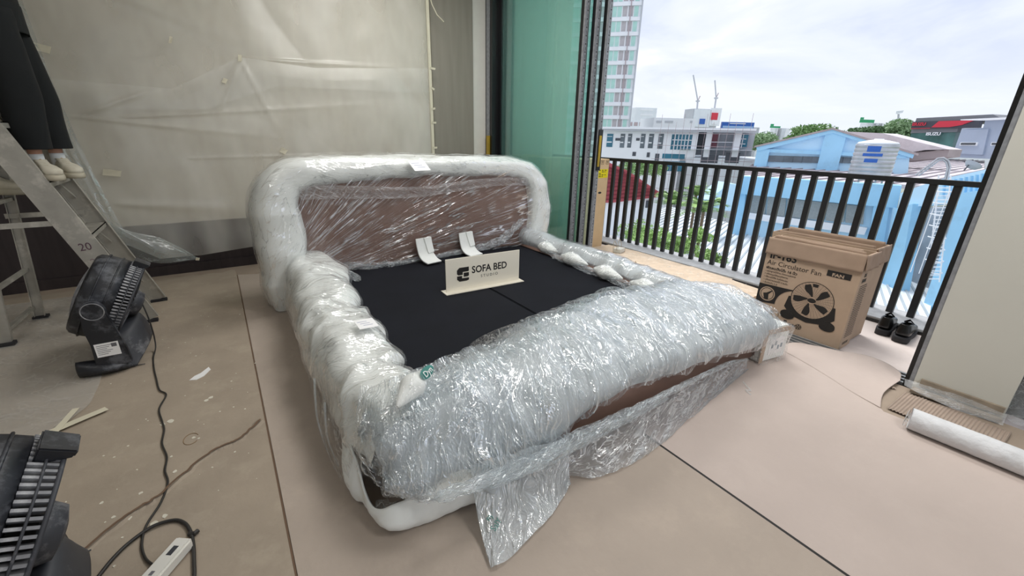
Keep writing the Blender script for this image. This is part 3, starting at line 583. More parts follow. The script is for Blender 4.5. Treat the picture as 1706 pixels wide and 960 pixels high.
# four foam parcels tied along its inner edge
for i, (a, b, xi) in enumerate(((3.42, 3.08, 2.66), (2.98, 2.60, 2.60), (2.50, 2.16, 2.565), (2.08, 1.74, 2.555))):
    pts = [(xi + .03, a, .33), (xi, (a + b) / 2 + .05, .345), (xi, (a + b) / 2 - .05, .345), (xi + .025, b, .33)]
    bunch('foam_parcel', pts, [.035, .062, .062, .035], m_foam, n=60, k=24, amp=.10, seed=i * 3, flat=.85)
    bunch('parcel_film', [(p[0], p[1], p[2] + .002) for p in pts], [.046, .071, .071, .046], m_film, n=90, k=40, amp=.13, seed=i * 3 + 1, flat=.88)
bunch('bunched_film', [(2.70, 3.50, .32), (2.64, 3.25, .315), (2.60, 3.03, .315), (2.57, 2.8, .31), (2.56, 2.54, .31), (2.54, 2.3, .31), (2.54, 2.1, .31), (2.53, 1.9, .31), (2.53, 1.68, .31)], [.02, .015, .03, .015, .03, .015, .03, .015, .03], m_film_thick, n=320, seed=40, amp=.4)
# ---- foot rail
xs = np.array([.315, .36, .50, .70, .98, 1.25, 1.6, 1.95, 2.3, 2.6, 2.82, 2.94])
yi = [1.42, 1.50, 1.60, 1.62, 1.68, 1.74, 1.78, 1.80, 1.78, 1.74, 1.66, 1.55]
ty = [1.33, 1.32, 1.36, 1.36, 1.42, 1.48, 1.52, 1.54, 1.54, 1.50, 1.42, 1.36]
tz = [.30, .36, .41, .43, .45, .47, .48, .47, .45, .44, .42, .34]
fy = [1.25, 1.19, 1.16, 1.13, 1.12, 1.11, 1.10, 1.10, 1.10, 1.10, 1.10, 1.12]
hm = [.21, .16, .16, .14, .19, .27, .27, .25, .22, .18, .15, .13]
yi, ty, tz, fy, hm = map(np.array, (yi, ty, tz, fy, hm)); q = np.linspace(0, len(xs) - 1, 360)
F_ = lambda a: cat(np.asarray(a, float)[:, None], 360)[:, 0]
X_, yi, ty, tz, fy, hm = map(F_, (xs, yi, ty, tz, fy, hm)); S_ = np.zeros((360, 8, 3)); S_[:, :, 0] = X_[:, None]
for j, (a, b) in enumerate(((yi, 0 * yi + .275), (yi - .03, tz * .45 + .17), (ty + .10, tz - .01), (ty, tz), ((ty + fy) / 2, tz - .02), (fy + .03, tz - .09), (fy - .015, (tz + hm) / 2 - .04), (fy, hm))):
    S_[:, j, 1] = a; S_[:, j, 2] = b
P = cross(S_, 90); nr = normals(P)
if nr[180, 40, 2] < 0: nr = -nr
U, V = uvlen(P); d = .034 * fb(U * 2.2, V * 3, 51) + .016 * ridge(U * 4 + V * 2, V * 1.2, 5) + .008 * ridge(U * 4 - V * 5, V * 2, 25)
bp(grid('foot_foam', P + nr * d[:, :, None], m_foam2))
ex = np.linspace(0, 1, 90)[None, :]
lo = .03 * np.exp(-((ex - .15) / .12) ** 2) * (.5 + .5 * vn(U * 2, V * 2, 6))
d2 = d + .014 + lo + .014 * ridge(U * 9 + V * 3, V * 1.4, 3) + .008 * ridge(U * 18 - V * 4, V * 1.8, 13) + .005 * fb(U * 16, V * 6, 9)
Pw = P + nr * d2[:, :, None]; Pw[:, :, 2] = np.maximum(Pw[:, :, 2], .012)
m_film_foot = film('foot_film', haze=.06, crease=.85, gloss=.6, wide=1.15, sc=(50, 3.0), sc2=(75, 8), rough=.09, hazecol=(.80, .92, 1.0), rot=.25, warp=1.1, bstr=.8)
bp(grid('foot_film', Pw, m_film_foot))
# a second, looser layer over the top of the rail
Pl = P[:, 6:64] + nr[:, 6:64] * (d[:, 6:64] + .030 + .016 * ridge(U[:, 6:64] * 6 + V[:, 6:64] * 3, V[:, 6:64] * 2, 63) + .009 * ridge(U[:, 6:64] * 22 + V[:, 6:64] * 8, V[:, 6:64] * 4, 73))[:, :, None]
bp(grid('foot_film', Pl, film('foot_film_loose', haze=.03, crease=.70, gloss=.6, sc=(26, 3.5), sc2=(50, 9), rough=.08, hazecol=(.80, .92, 1.0), rot=-.35, warp=1.4, bstr=.8)))
# loose flap of film resting on the deck behind the foot rail
ctrl = [[(.70, 1.45, .45), (.72, 1.58, .38), (.74, 1.66, .30)], [(.95, 1.48, .46), (1.0, 1.70, .40), (1.03, 1.86, .30)], [(1.25, 1.52, .48), (1.32, 1.78, .40), (1.38, 1.95, .30)], [(1.6, 1.55, .49), (1.66, 1.78, .40), (1.72, 1.93, .30)], [(2.0, 1.57, .48), (2.02, 1.76, .38), (2.04, 1.86, .30)], [(2.4, 1.55, .46), (2.42, 1.72, .36), (2.44, 1.78, .30)]]
G = patch(ctrl, 220, 40); U, V = uvlen(G); G[:, :, 2] += .012 * ridge(U * 4 + V * 5, V * 3, 9) + .006 * ridge(U * 14 + V * 10, V * 5, 19); G[:, :, 2] = np.maximum(G[:, :, 2], .29)
bp(grid('loose_film', G, film('flap_film', haze=.04, crease=.6, gloss=.5, sc=(30, 8), sc2=(60, 20), rough=.09, rot=.7, warp=1.3, bstr=.8)))
# skirts of film spreading from the foot rail on to the floor
def skirt(name, T_, B_, mat, nu, nv, seed, sag=.06, amp=.012):
    T_ = cat(T_, nu); B_ = cat(B_, nu); t = np.linspace(0, 1, nv)[None, :, None]; G = T_[:, None, :] * (1 - t) + B_[:, None, :] * t
    G[:, :, 2] -= sag * np.sin(PI * t[:, :, 0] ** .8); U, V = uvlen(G)
    G[:, :, 2] += amp * (ridge(U * 5 + V * 2, V * 2.5, seed) * .9 + ridge(U * 16 + V * 5, V * 5, seed + 3) * .5 + fb(U * 14, V * 12, seed + 6) * .5) + .008
    G[:, :, 1] += amp * .7 * fb(U * 9, V * 9, seed + 9)
    G[:, :, 2] = np.maximum(G[:, :, 2], .0075 + .003 * (1 + fb(U * 20, V * 20, seed + 5))); return bp(grid(name, G, mat))
m_skirt = film('skirt_film', haze=.62, crease=.85, gloss=.55, wide=2.4, sc=(60, 14), sc2=(110, 50), rough=.09, hazecol=(.88, .95, 1.0), warp=1.5, bstr=.8)
m_skirt2 = film('skirt_film_thin', haze=.30, crease=.85, gloss=.5, wide=1.9, sc=(16, 55), sc2=(40, 110), rough=.09, hazecol=(.82, .88, .93), rot=.35, warp=1.5, bstr=.8)
skirt('film_skirt', [(.60, 1.12, .20), (.72, 1.09, .22), (.86, 1.07, .21), (1.05, 1.065, .18)], [(.535, .865, 0), (.60, .855, 0), (.78, .90, 0), (.90, .94, 0), (1.02, 1.0, 0)], m_skirt, 150, 90, 3, sag=.07)
skirt('film_skirt', [(.95, 1.075, .20), (1.4, 1.06, .20), (1.9, 1.07, .17), (2.3, 1.09, .12), (2.62, 1.10, .08)], [(1.03, 1.04, 0), (1.13, .962, 0), (1.34, .935, 0), (1.58, .95, 0), (1.85, .985, 0), (2.1, 1.02, 0), (2.65, 1.09, 0)], m_skirt2, 260, 50, 23, sag=.05, amp=.010)
# heavy crumple over the near-left corner
ctrl = [[(.33, 1.55, .43), (.27, 1.45, .34), (.25, 1.38, .22), (.28, 1.30, .16)], [(.42, 1.50, .46), (.36, 1.33, .40), (.33, 1.22, .26), (.38, 1.17, .17)], [(.52, 1.48, .48), (.50, 1.28, .42), (.48, 1.15, .28), (.52, 1.10, .18)], [(.66, 1.48, .49), (.66, 1.24, .44), (.66, 1.09, .30), (.68, 1.06, .19)], [(.82, 1.50, .50), (.84, 1.24, .45), (.86, 1.07, .30), (.88, 1.055, .19)]]
G = patch(ctrl, 130, 90); U, V = uvlen(G); nr = normals(G)
if nr[60, 20, 2] < 0: nr = -nr
G = G + nr * (.012 * ridge(U * 7, V * 6, 4) + .010 * ridge(U * 18 + V * 5, V * 9, 8) + .01 * fb(U * 14, V * 14, 3))[:, :, None]
bp(grid('corner_film', G, m_film_foot))
# twisted rope of film sagging along the front
rope = [(.42, 1.06, .22), (.62, 1.035, .215), (.85, 1.03, .20), (1.10, 1.03, .205), (1.40, 1.035, .20), (1.70, 1.04, .20), (2.0, 1.05, .19), (2.3, 1.06, .17), (2.55, 1.07, .12)]
bunch('film_rope', rope, [.02, .026, .028, .026, .020, .016, .013, .012, .008], m_film_rope, n=300, k=26, amp=.28, seed=60)
bunch('film_rope', [(p[0], p[1] - .006, p[2] - .03) for p in rope[1:6]], [.012, .016, .016, .012, .006], m_film_rope, n=160, k=18, amp=.3, seed=66)
# white foam band curling round the near-left corner on the floor
path = [(.285, 1.66, .03, .16), (.255, 1.54, .012, .20), (.24, 1.42, .01, .19), (.27, 1.29, .01, .095), (.33, 1.20, .01, .12), (.43, 1.155, .01, .18), (.54, 1.125, .02, .22), (.64, 1.105, .03, .19), (.73, 1.13, .05, .14)]
C = cat(path, 120); v = np.linspace(0, 1, 18)[None, :]; T = np.gradient(C[:, :2], axis=0); T /= np.linalg.norm(T, axis=1, keepdims=True); O = np.stack([T[:, 1], -T[:, 0]], -1)
bul = (.034 * np.sin(PI * v ** .8)) * (1 + .5 * vn(np.linspace(0, 6, 120)[:, None], v * 1.5, 3)); P = np.zeros((120, 18, 3)); P[:, :, :2] = C[:, None, :2] - O[:, None, :] * (-bul[:, :, None]); P[:, :, 2] = C[:, 2:3] + (C[:, 3:4] - C[:, 2:3]) * v
if True: P[:, :, :2] = C[:, None, :2] + (np.array([.5, 1.6]) - C[:, None, :2]) / np.linalg.norm(np.array([.5, 1.6]) - C[:, None, :2], axis=2, keepdims=True) * (-bul[:, :, None])
U, V = uvlen(P); P[:, :, 2] += .014 * fb(U * 6, V * 4, 3); P[:, :, :2] += .026 * ridge(U * 6 + V * 6, V * 3, 5)[:, :, None] * np.array([.6, .8]) + .014 * fb(U * 12, V * 10, 7)[:, :, None] * np.array([.6, .8]); P[:, :, 2] = np.maximum(P[:, :, 2], .008)
o = bp(grid('corner_foam_band', P, m_foam, thick=.008))
bunch('foam_fold', [(.60, 1.09, .17), (.66, 1.07, .13), (.70, 1.07, .09)], [.05, .045, .03], m_foam2, n=40, k=22, amp=.12, seed=71, flat=.9)
bunch('bunched_film', [(.36, 1.30, .30), (.33, 1.22, .22), (.37, 1.16, .19), (.46, 1.09, .17)], [.02, .03, .022, .02], m_film_thick, seed=82, n=100, amp=.5)
bunch('bunched_film', [(.285, 1.30, .075), (.31, 1.235, .085), (.38, 1.19, .12)], [.018, .022, .012], m_film, seed=85, n=60, amp=.5)
# rolled foam bolster at the corner with a printed oval
rM = Matrix.Translation((.485, 1.37, .475)) @ Euler((0, 0, math.radians(40))).to_matrix().to_4x4()
bo = bunch('foam_roll_end', [tuple(rM @ Vector((-.12, 0, -.01))), tuple(rM @ Vector((-.04, 0, 0))), tuple(rM @ Vector((.04, 0, .005))), tuple(rM @ Vector((.12, 0, 0)))], [.046, .05, .052, .05], m_foam, n=60, k=30, amp=.06, seed=90, flat=.95)
mb = MB(); R = .053
def on_roll(a, s): return rM @ Vector((s, -math.sin(a) * R, .004 + math.cos(a) * R))
vs = []; n = 20
for i in range(n): an = 2 * PI * i / n; vs.append(on_roll(.75 + .42 * math.sin(an), .055 + .048 * math.cos(an)))
mb.add(vs + [on_roll(.75, .055) + Vector((-.001, -.002, .003))], [(i, (i + 1) % n, n) for i in range(n)]); bp(mb.build('printed_oval', m_teal))
bunch('roll_film', [tuple(rM @ Vector((-.14, 0, -.012))), tuple(rM @ Vector((-.04, 0, 0))), tuple(rM @ Vector((.04, 0, .005))), tuple(rM @ Vector((.14, 0, -.005)))], [.056, .061, .063, .06], m_film, n=80, k=40, amp=.07, seed=95)
# text helper --------------------------------------------------------
def text(name, body, size, M, mat, parent=None, align='LEFT', ext=.0004, sx=1.0, bold=0.0, kind=None):
    cu = bpy.data.curves.new(name, 'FONT'); cu.body = body; cu.size = size; cu.align_x = align; cu.extrude = ext; cu.offset = bold; cu.resolution_u = 3
    t = bpy.data.objects.new('tmp', cu); COL.objects.link(t); bpy.context.view_layer.update()
    me = bpy.data.meshes.new_from_object(t.evaluated_get(bpy.context.evaluated_depsgraph_get())); bpy.data.objects.remove(t)
    me.transform(M @ Matrix.Diagonal((sx, 1, 1, 1))); me.name = name; me.materials.clear()
    o = link(name, me, mat, parent); return o
Mt = Matrix.Translation(on_roll(.98, .022)) @ Euler((0, 0, math.radians(40))).to_matrix().to_4x4() @ Euler((math.radians(50), 0, 0)).to_matrix().to_4x4() @ Matrix.Translation((0, 0, .006))
bp(text('printed_text', 'Dyn', .036, Mt, m_paperwhite))
for (w, x, y, z) in (('nymu', .60, .985, .062), ('SalY', .60, .945, .050)):
    Mt = Matrix.Translation((x, y, z + .012)) @ Euler((math.radians(12), 0, math.radians(28))).to_matrix().to_4x4(); bp(text('printed_text', w, .032, Mt, m_teal))
# wrapped corner block standing at the right end of the foot rail
cb_ = empty('foam_corner_block', (2.91, 1.13, 0), math.radians(-10), 'white wrapped corner block with cardboard edge at the right end of the foot rail', 'packing block')
MB().span((-.13, -.06, .006), (.13, .10, .25)).build('block', m_foam, cb_, bevel=.015, smooth=False)
MB().span((-.135, -.064, .01), (-.10, -.0605, .24)).span((-.135, -.064, .215), (.12, -.0605, .25)).build('cardboard_edge', m_card, cb_)
MB().span((-.06, -.063, .06), (.08, -.0605, .18)).build('label', m_paperwhite, cb_)
mb = MB(); [mb.box((-.03 + .03 * i, -.0635, .12 + .02 * math.sin(i * 2)), (.018, .001, .03)) for i in range(4)]; mb.build('label_print', pbr('grey_print', '8d9aa3', .6), cb_)
n1_ = 60; th = np.linspace(0, 2 * PI, 64, endpoint=False)[None, :]; z = np.linspace(.005, .30, n1_)[:, None]
sq = lambda a: np.sign(a) * np.abs(a) ** .35
P = np.stack([(.155 * sq(np.cos(th))) * (1 - 0 * z) * np.clip((.31 - z) * 14, .02, 1), (.02 + .105 * sq(np.sin(th))) * np.clip((.31 - z) * 14, .02, 1), z + 0 * th], -1)
U, V = uvlen(P); rr = 1 + .06 * ridge(U * 9, V * 9, 3) + .04 * fb(U * 15, V * 15, 4); P[:, :, 0] *= rr; P[:, :, 1] *= rr
grid('wrapping_film', P, m_film, cb_, closed=True)
MB().tube(cat([(2.44, 1.02, .02), (2.42, .98, .012), (2.40, .95, .01), (2.38, .97, .012), (2.36, .93, .008)], 20), .004, 5).build('film_scrap', m_film_rope)
tag(bpy.data.objects['film_scrap'], 'twisted white film scrap on the floor paper in front of the wrapped foot rail', 'film scrap')

# ---- things lying on the bed
def pad(x, y, rz, label):
    t = empty('foam_pad', (x, y, .30), rz, label, 'foam pad', 'white foam pads leaning on the headboard base')
    ctrl = [[(-.075, .10, .20), (.075, .10, .205)], [(-.078, .085, .14), (.072, .085, .15)], [(-.075, .055, .06), (.075, .055, .07)], [(-.07, .0, .015), (.08, .0, .02)], [(-.065, -.09, .004), (.085, -.08, .004)]]
    G = patch(ctrl, 40, 20); U, V = uvlen(G); G[:, :, 1] += .005 * fb(U * 12, V * 12, int(x * 10)); o = grid('sheet', G, m_foam, t, thick=.012)
    ctrl = [[(.0, .085, .205), (.078, .085, .205)], [(.01, .07, .14), (.078, .07, .15)], [(.02, .04, .06), (.08, .04, .07)]]
    grid('folded_edge', patch(ctrl, 20, 8), m_foam, t, thick=.008)
    return t
pad(1.49, 3.53, .1, 'left white foam pad leaning at the base of the wrapped headboard panel')
pad(1.95, 3.56, .1, 'right white foam pad leaning at the base of the wrapped headboard panel')
def papertag(x, y, z, w, h, e, label):
    t = empty('paper_tag', (x, y, z), e[2], label, 'paper tag')
    M = Euler((e[0], e[1], 0)).to_matrix().to_4x4(); MB().box((0, 0, 0), (w, h, .002), M).build('sheet', m_paperwhite, t)
    mb = MB()
    for k in range(3): mb.box((w * (-.05 + .1 * k - .1), h * (.22 - .2 * k), .0014), (w * .5, h * .03, .0004), M)
    mb.build('handwriting', pbr('blue_ink', '7f86ad', .6) if 'blue_ink' not in MATS else MATS['blue_ink'], t); return t
papertag(1.47, 3.60, 1.155, .17, .13, (math.radians(38), .0, .25), 'white paper tag on top of the wrapped headboard')
papertag(.50, 2.05, .478, .10, .085, (math.radians(12), .1, .12), 'small white paper tag on the left foam-wrapped rail')
# cream table sign
sg = empty('sign_board', (1.60, 2.71, .28), math.radians(-2.5), 'cream upright table sign with black lettering standing on the black deck', 'sign')
MB().span((-.345, -.055, .0), (.345, .055, .006)).build('sign_base', m_cream, sg, bevel=.001)
MB().span((-.325, -.004, .006), (.325, .004, .262)).build('sign_plate', m_cream, sg, bevel=.001)
MF = lambda x, z: Matrix.Translation((x, -.0045, z)) @ Matrix.Rotation(PI / 2, 4, 'X')
text('lettering', 'SOFA BED', .078, MF(-.11, .128), m_ink, sg, sx=.90, bold=.0016)
t2 = text('lettering', 'S T U D I O', .031, MF(-.032, .083), m_ink, sg, sx=1.0)
mb = MB()
def rr_(x0, z0, x1, z1): mb.span((x0, -.0052, z0), (x1, -.0045, z1))
# emblem: two stacked hooked bars
x0, x1, zb, zt = -.235, -.135, .075, .185; th_ = .024
mb.prism([(x0 + .02, zt), (x0, zt - .02), (x0, zb + .062), (x0 + .012, zb + .052), (x0 + .048, zb + .052), (x0 + .048, zt - .036), (x1 - .004, zt - .036), (x1, zt - .03), (x1, zt)], .0045, .0052, Matrix(((1, 0, 0, 0), (0, 0, -1, 0), (0, 1, 0, 0), (0, 0, 0, 1))))
mb.prism([(x0, zb + .044), (x0, zb + .018), (x0 + .02, zb), (x1 - .02, zb), (x1, zb + .006), (x1, zb + .024), (x0 + .042, zb + .024), (x0 + .042, zb + .044)], .0045, .0052, Matrix(((1, 0, 0, 0), (0, 0, -1, 0), (0, 1, 0, 0), (0, 0, 0, 1))))
mb.prism([(x0 + .056, zb + .066), (x1, zb + .066), (x1, zb + .040), (x1 - .012, zb + .034), (x0 + .056, zb + .034)], .0045, .0052, Matrix(((1, 0, 0, 0), (0, 0, -1, 0), (0, 1, 0, 0), (0, 0, 0, 1))))
mb.build('emblem', m_ink, sg)
# ================================================================== floor fans
def make_fan():
    root = empty('floor_fan', (0, 0, 0))
    D = Matrix.Translation((.02, 0, .405)) @ Matrix.Rotation(math.radians(-62), 4, 'Y')     # local +z = front of the fan
    R = .255
    MB().lathe([(R - .03, -.075), (R, -.07), (R + .004, -.02), (R + .004, .03), (R - .004, .075), (R - .02, .09), (R - .035, .075), (R - .035, -.06)], 64, D).build('housing', m_plastic, root, smooth=True)
    mb = MB()
    for z, rr in ((.035, R + .006), (-.028, R + .006)):
        mb.tube([(rr * math.cos(a), rr * math.sin(a), z) for a in np.linspace(0, 2 * PI, 61)], .005, 6, False, D)
    mb.build('housing_ridge', m_plastic, root, smooth=True)
    # vent ribs between the housing and the rear rim
    rib = None
    for k in range(80):
        a = 2 * PI * k / 80
        if rib is None:
            mb = MB(); mb.add([(R - .035, -.004, -.075), (R + .004, -.004, -.072), (R - .004, -.004, -.135), (R - .04, -.004, -.138), (R - .035, .004, -.075), (R + .004, .004, -.072), (R - .004, .004, -.135), (R - .04, .004, -.138)], [(0, 1, 2, 3), (7, 6, 5, 4), (0, 4, 5, 1), (1, 5, 6, 2), (2, 6, 7, 3), (3, 7, 4, 0)])
            rib = mb.build('vent_rib', m_vent, root); o = rib
        else: o = cp(rib, root)
        o.matrix_local = D @ Matrix.Rotation(a, 4, 'Z')
    MB().lathe([(R - .05, -.078), (R - .048, -.13), (R - .06, -.13), (R - .062, -.078)], 48, D).build('inner_drum', m_ink, root)
    mb = MB()
    for z, rr, r_ in ((-.137, R - .004, .006), (-.105, R + .002, .0035), (-.139, R - .04, .004)):
        mb.tube([(rr * math.cos(a), rr * math.sin(a), z) for a in np.linspace(0, 2 * PI, 61)], r_, 6, False, D)
    mb.build('rear_rim', m_plastic2, root, smooth=True)
    mb = MB()
    for j in range(1, 9):
        rr = .05 + j * .020; mb.tube([(rr * math.cos(a), rr * math.sin(a), -.15 + .012 * j / 8) for a in np.linspace(0, 2 * PI, 41)], .0022, 4, False, D)
    for j in range(24):
        a = 2 * PI * j / 24; mb.tube([(.05 * math.cos(a), .05 * math.sin(a), -.153), (.215 * math.cos(a), .215 * math.sin(a), -.138)], .0028, 4, False, D)
    mb.build('rear_grille', m_plastic2, root)
    MB().lathe([(.075, -.10), (.085, -.15), (.07, -.19), (.03, -.20)], 28, D).build('motor_cover', m_plastic2, root, smooth=True)
    mb = MB()
    for j in range(1, 12):
        rr = .02 + j * .0185; zz = .12 - .045 * (rr / .24) ** 2; mb.tube([(rr * math.cos(a), rr * math.sin(a), zz) for a in np.linspace(0, 2 * PI, 49)], .0022, 4, False, D)
    for j in range(30):
        a = 2 * PI * j / 30; mb.tube([(q * math.cos(a), q * math.sin(a), .12 - .045 * (q / .24) ** 2) for q in (.03, .12, .232)], .0022, 4, False, D)
    mb.build('front_grille', m_vent, root)
    for j in range(5):
        a = 2 * PI * j / 5; c = []
        for i, q in enumerate(np.linspace(.035, .20, 7)):
            w = .03 + .035 * math.sin(PI * i / 6.5); b = a + .5 * (q / .2) ** 1.3
            for s_ in (-1, 0, 1): c.append((q * math.cos(b) - s_ * w * math.sin(b), q * math.sin(b) + s_ * w * math.cos(b), .02 + s_ * .022))
        f = [(i * 3 + k, (i + 1) * 3 + k, (i + 1) * 3 + k + 1, i * 3 + k + 1) for i in range(6) for k in (0, 1)]
        o = MB().add(c, f, D).build('fan_blade', m_plastic, root, smooth=True); mod = o.modifiers.new('t', 'SOLIDIFY'); mod.thickness = .003
    MB().lathe([(.05, -.03), (.052, .03), (.03, .055)], 24, D).build('hub', m_plastic, root, smooth=True)
    # carrying handle clip at the rear top of the rim
    MB().add([(-.05, R - .02, -.08), (.05, R - .02, -.08), (.05, R + .03, -.08), (-.05, R + .03, -.08), (-.045, R - .0, -.155), (.045, R - .0, -.155), (.045, R + .02, -.16), (-.045, R + .02, -.16)],
             [(0, 1, 2, 3), (7, 6, 5, 4), (0, 4, 5, 1), (1, 5, 6, 2), (2, 6, 7, 3), (3, 7, 4, 0)], D @ Matrix.Rotation(-PI / 2, 4, 'Z')).build('carry_handle', m_plastic, root, bevel=.004)
    # two arms with round pivots, joined by a dusty base
    for s in (-1, 1):
        y = s * .285
        pl = [(.02 + .058 * math.cos(a), .405 + .058 * math.sin(a)) for a in np.linspace(-.35, PI + .25, 14)]
        poly = pl + [(-.045, .30), (-.035, .20), (-.04, .09), (-.035, .05), (.12, .05), (.115, .14), (.10, .24), (.085, .33)]
        A = Matrix(((1, 0, 0, 0), (0, 0, -1, y + .017), (0, 1, 0, 0), (0, 0, 0, 1)))
        arm = MB().prism(poly, -.0 if s < 0 else 0, .034, A).build('arm', m_plastic, root, bevel=.004)
        if s < 0:
            MB().tube([(.02 + .050 * math.cos(a), y - .018, .405 + .050 * math.sin(a)) for a in np.linspace(0, 2 * PI, 33)], .0028, 5, False).build('pivot_ring', m_vent, arm)
            MB().span((-.022, y - .0185, .12), (.085, y - .017, .205)).build('rating_label', m_paperwhite, arm)
            mb = MB(); [mb.span((-.014, y - .019, .135 + .011 * k), (.03 + .012 * (k % 3), y - .0184, .138 + .011 * k)) for k in range(6)]; mb.span((.052, y - .019, .175), (.076, y - .0184, .198)); mb.build('label_print', pbr('grey_ink', '6b6b70', .6) if 'grey_ink' not in MATS else MATS['grey_ink'], arm)
        # duckbill foot
        n = 20; m_ = 12; vs = []; cs = np.linspace(-.13, .165, n)
        for i, xx in enumerate(cs):
            q = i / (n - 1); w = .066 * (math.sin(PI * min(1, q * 1.15 + .08)) ** .5 if q < .8 else math.sin(PI * min(1, .8 * 1.15 + .08)) ** .5 * math.sqrt(max(0.0, (1 - q) / .2))) + .003; h = .10 * (1 - .55 * q) * min(1, w / .03)
            for k in range(m_): a = 2 * PI * k / m_; vs.append((xx, s * .262 + w * math.cos(a), .002 + h * max(0, .5 + .5 * math.sin(a) * 1.0)))
        f = [(i * m_ + k, i * m_ + (k + 1) % m_, (i + 1) * m_ + (k + 1) % m_, (i + 1) * m_ + k) for i in range(n - 1) for k in range(m_)] + [tuple(range(m_))[::-1], tuple((n - 1) * m_ + k for k in range(m_))]
        foot = MB().add(vs, f).build('foot', m_plastic, root, smooth=True)
        MB().add([(.0, s * .262 - .04, .058), (.07, s * .262 - .035, .055), (.09, s * .262 + .01, .048), (.05, s * .262 + .04, .05), (-.01, s * .262 + .035, .056), (.03, s * .262, .075)], [(0, 1, 5), (1, 2, 5), (2, 3, 5), (3, 4, 5), (4, 0, 5)]).build('plaster_smear', m_vent, foot, smooth=True)
    ctrl = [[(-.03, -.27, .03), (.0, -.24, .16), (.02, -.1, .20), (.02, .1, .20), (.0, .24, .16), (-.03, .27, .03)], [(.05, -.27, .02), (.11, -.2, .17), (.15, -.08, .23), (.15, .08, .23), (.11, .2, .17), (.05, .27, .02)], [(.13, -.27, .01), (.17, -.2, .06), (.19, -.08, .08), (.19, .08, .08), (.17, .2, .06), (.13, .27, .01)]]
    grid('base_cowl', patch(ctrl, 20, 40), m_plastic2, root, thick=.006)
    return root
fan1 = make_fan(); fan1.location = (-.755, 3.47, .006)
tag(fan1, 'black floor fan tilted on its stand before the ladder, white label on its arm', 'fan')
fan2 = copy_tree(fan1); fan2.location = (-.735, 1.42, .006); fan2.rotation_euler = (0, 0, math.radians(6))
tag(fan2, 'dusty black floor fan cut off by the bottom left corner of the photo', 'fan')

# ================================================================== cables and the power strip
def cable(name, pts, r, label, n=160):
    o = MB().tube(cat(pts, n), r, 8).build(name, m_cable, smooth=True); return tag(o, label, 'cable')
z0 = .010
cable('power_cable', [(-.62, 3.50, .46), (-.575, 3.47, .40), (-.545, 3.43, .22), (-.545, 3.40, .05), (-.555, 3.28, z0), (-.54, 3.12, z0), (-.515, 2.95, z0), (-.49, 2.80, z0), (-.455, 2.72, z0), (-.475, 2.58, z0), (-.455, 2.45, z0), (-.44, 2.36, z0), (-.44, 2.24, z0), (-.415, 2.12, z0), (-.415, 2.02, z0), (-.40, 1.93, z0), (-.415, 1.82, z0), (-.45, 1.72, z0), (-.455, 1.63, z0), (-.44, 1.56, z0), (-.415, 1.51, .014), (-.40, 1.495, .022)], .0042, 'thin black cable snaking from the fan over the kraft paper to the white power strip')
cable('extension_cable', [(-.62, 1.44, .012), (-.57, 1.53, .012), (-.53, 1.61, .012), (-.49, 1.66, .012), (-.43, 1.695, .014), (-.37, 1.69, .012), (-.335, 1.655, .012), (-.315, 1.60, .012), (-.305, 1.54, .012), (-.30, 1.46, .012), (-.30, 1.36, .012), (-.33, 1.28, .012)], .0062, 'thick black cable looped around the white power strip')
ps = empty('power_strip', (-.378, 1.47, .006), math.radians(-38), 'white power strip lying inside the cable loop on the kraft paper', 'power strip')
MB().span((-.03, -.16, 0), (.03, .09, .042)).build('body', m_white, ps, bevel=.007)
MB().span((-.0305, -.03, .012), (-.030, .05, .03)).build('side_print', MATS['grey_ink'], ps)
MB().span((-.008, .02, .0415), (.010, .055, .0425)).build('socket_slot', m_plastic2, ps)
MB().span((-.006, -.05, .0415), (.006, -.035, .0425)).build('indicator', MATS['grey_ink'], ps)
MB().tube([(-.318, 1.585, .012), (-.30, 1.575, .014), (-.292, 1.585, .012)], .0085, 8).build('cable_tie', m_cable, bpy.data.objects['extension_cable'])

# ================================================================== step ladder
ld = empty('step_ladder', (-.98, 4.25, 0), 0, 'scuffed aluminium step ladder with a person standing on it, at the left wall', 'ladder')
def lp(o): o.parent = ld; o.matrix_parent_inverse = Matrix.Translation((.98, -4.25, 0)); return o
K = -.335
def stx(z, x0=-.61): return x0 + K * z
for (yy_, x0, lb) in ((4.0, -.635, None), (4.5, -.61, None)):
    a = Vector((stx(.02, x0), yy_, .02)); b = Vector((stx(1.92, x0), yy_, 1.92)); s = 1 if yy_ < 4.2 else -1
    w = .135 if s > 0 else .115
    mb = MB(); mb.bar(a, b, .004, w, up=(1, 0, .335)); 
    o1 = MB(); o1.bar(a, b, .004, w, up=(1, 0, .335))
    d = Vector((1, 0, .335)).normalized() * w / 2
    for q in (-1, 1): o1.bar(a + d * q + Vector((0, s * .012, 0)), b + d * q + Vector((0, s * .012, 0)), .03, .004, up=(1, 0, .335))
    st = lp(o1.build('stile', m_ladder))
    MB().span((a.x - .05, yy_ - .02, .004), (a.x + .06, yy_ + .02, .024)).build('foot_pad', m_rubber, st)
    if s > 0:
        Mt = Matrix.Translation((stx(.62, x0) - .04, yy_ - .0035, .60)) @ Matrix.Rotation(math.radians(-5), 4, 'Y') @ Matrix.Rotation(PI / 2, 4, 'X')
        t = text('marker_text', '20', .075, Mt, pbr('marker_ink', '5d4450', .7), st, sx=.9); t.matrix_parent_inverse = Matrix.Identity(4)
        t = text('marker_text', '245', .07, Matrix.Translation((stx(.50, x0) - .045, yy_ - .0035, .49)) @ Matrix.Rotation(math.radians(-5), 4, 'Y') @ Matrix.Rotation(PI / 2, 4, 'X'), pbr('faded_ink', '8f7f80', .7), st, sx=.9)
        st['pi'] = 0
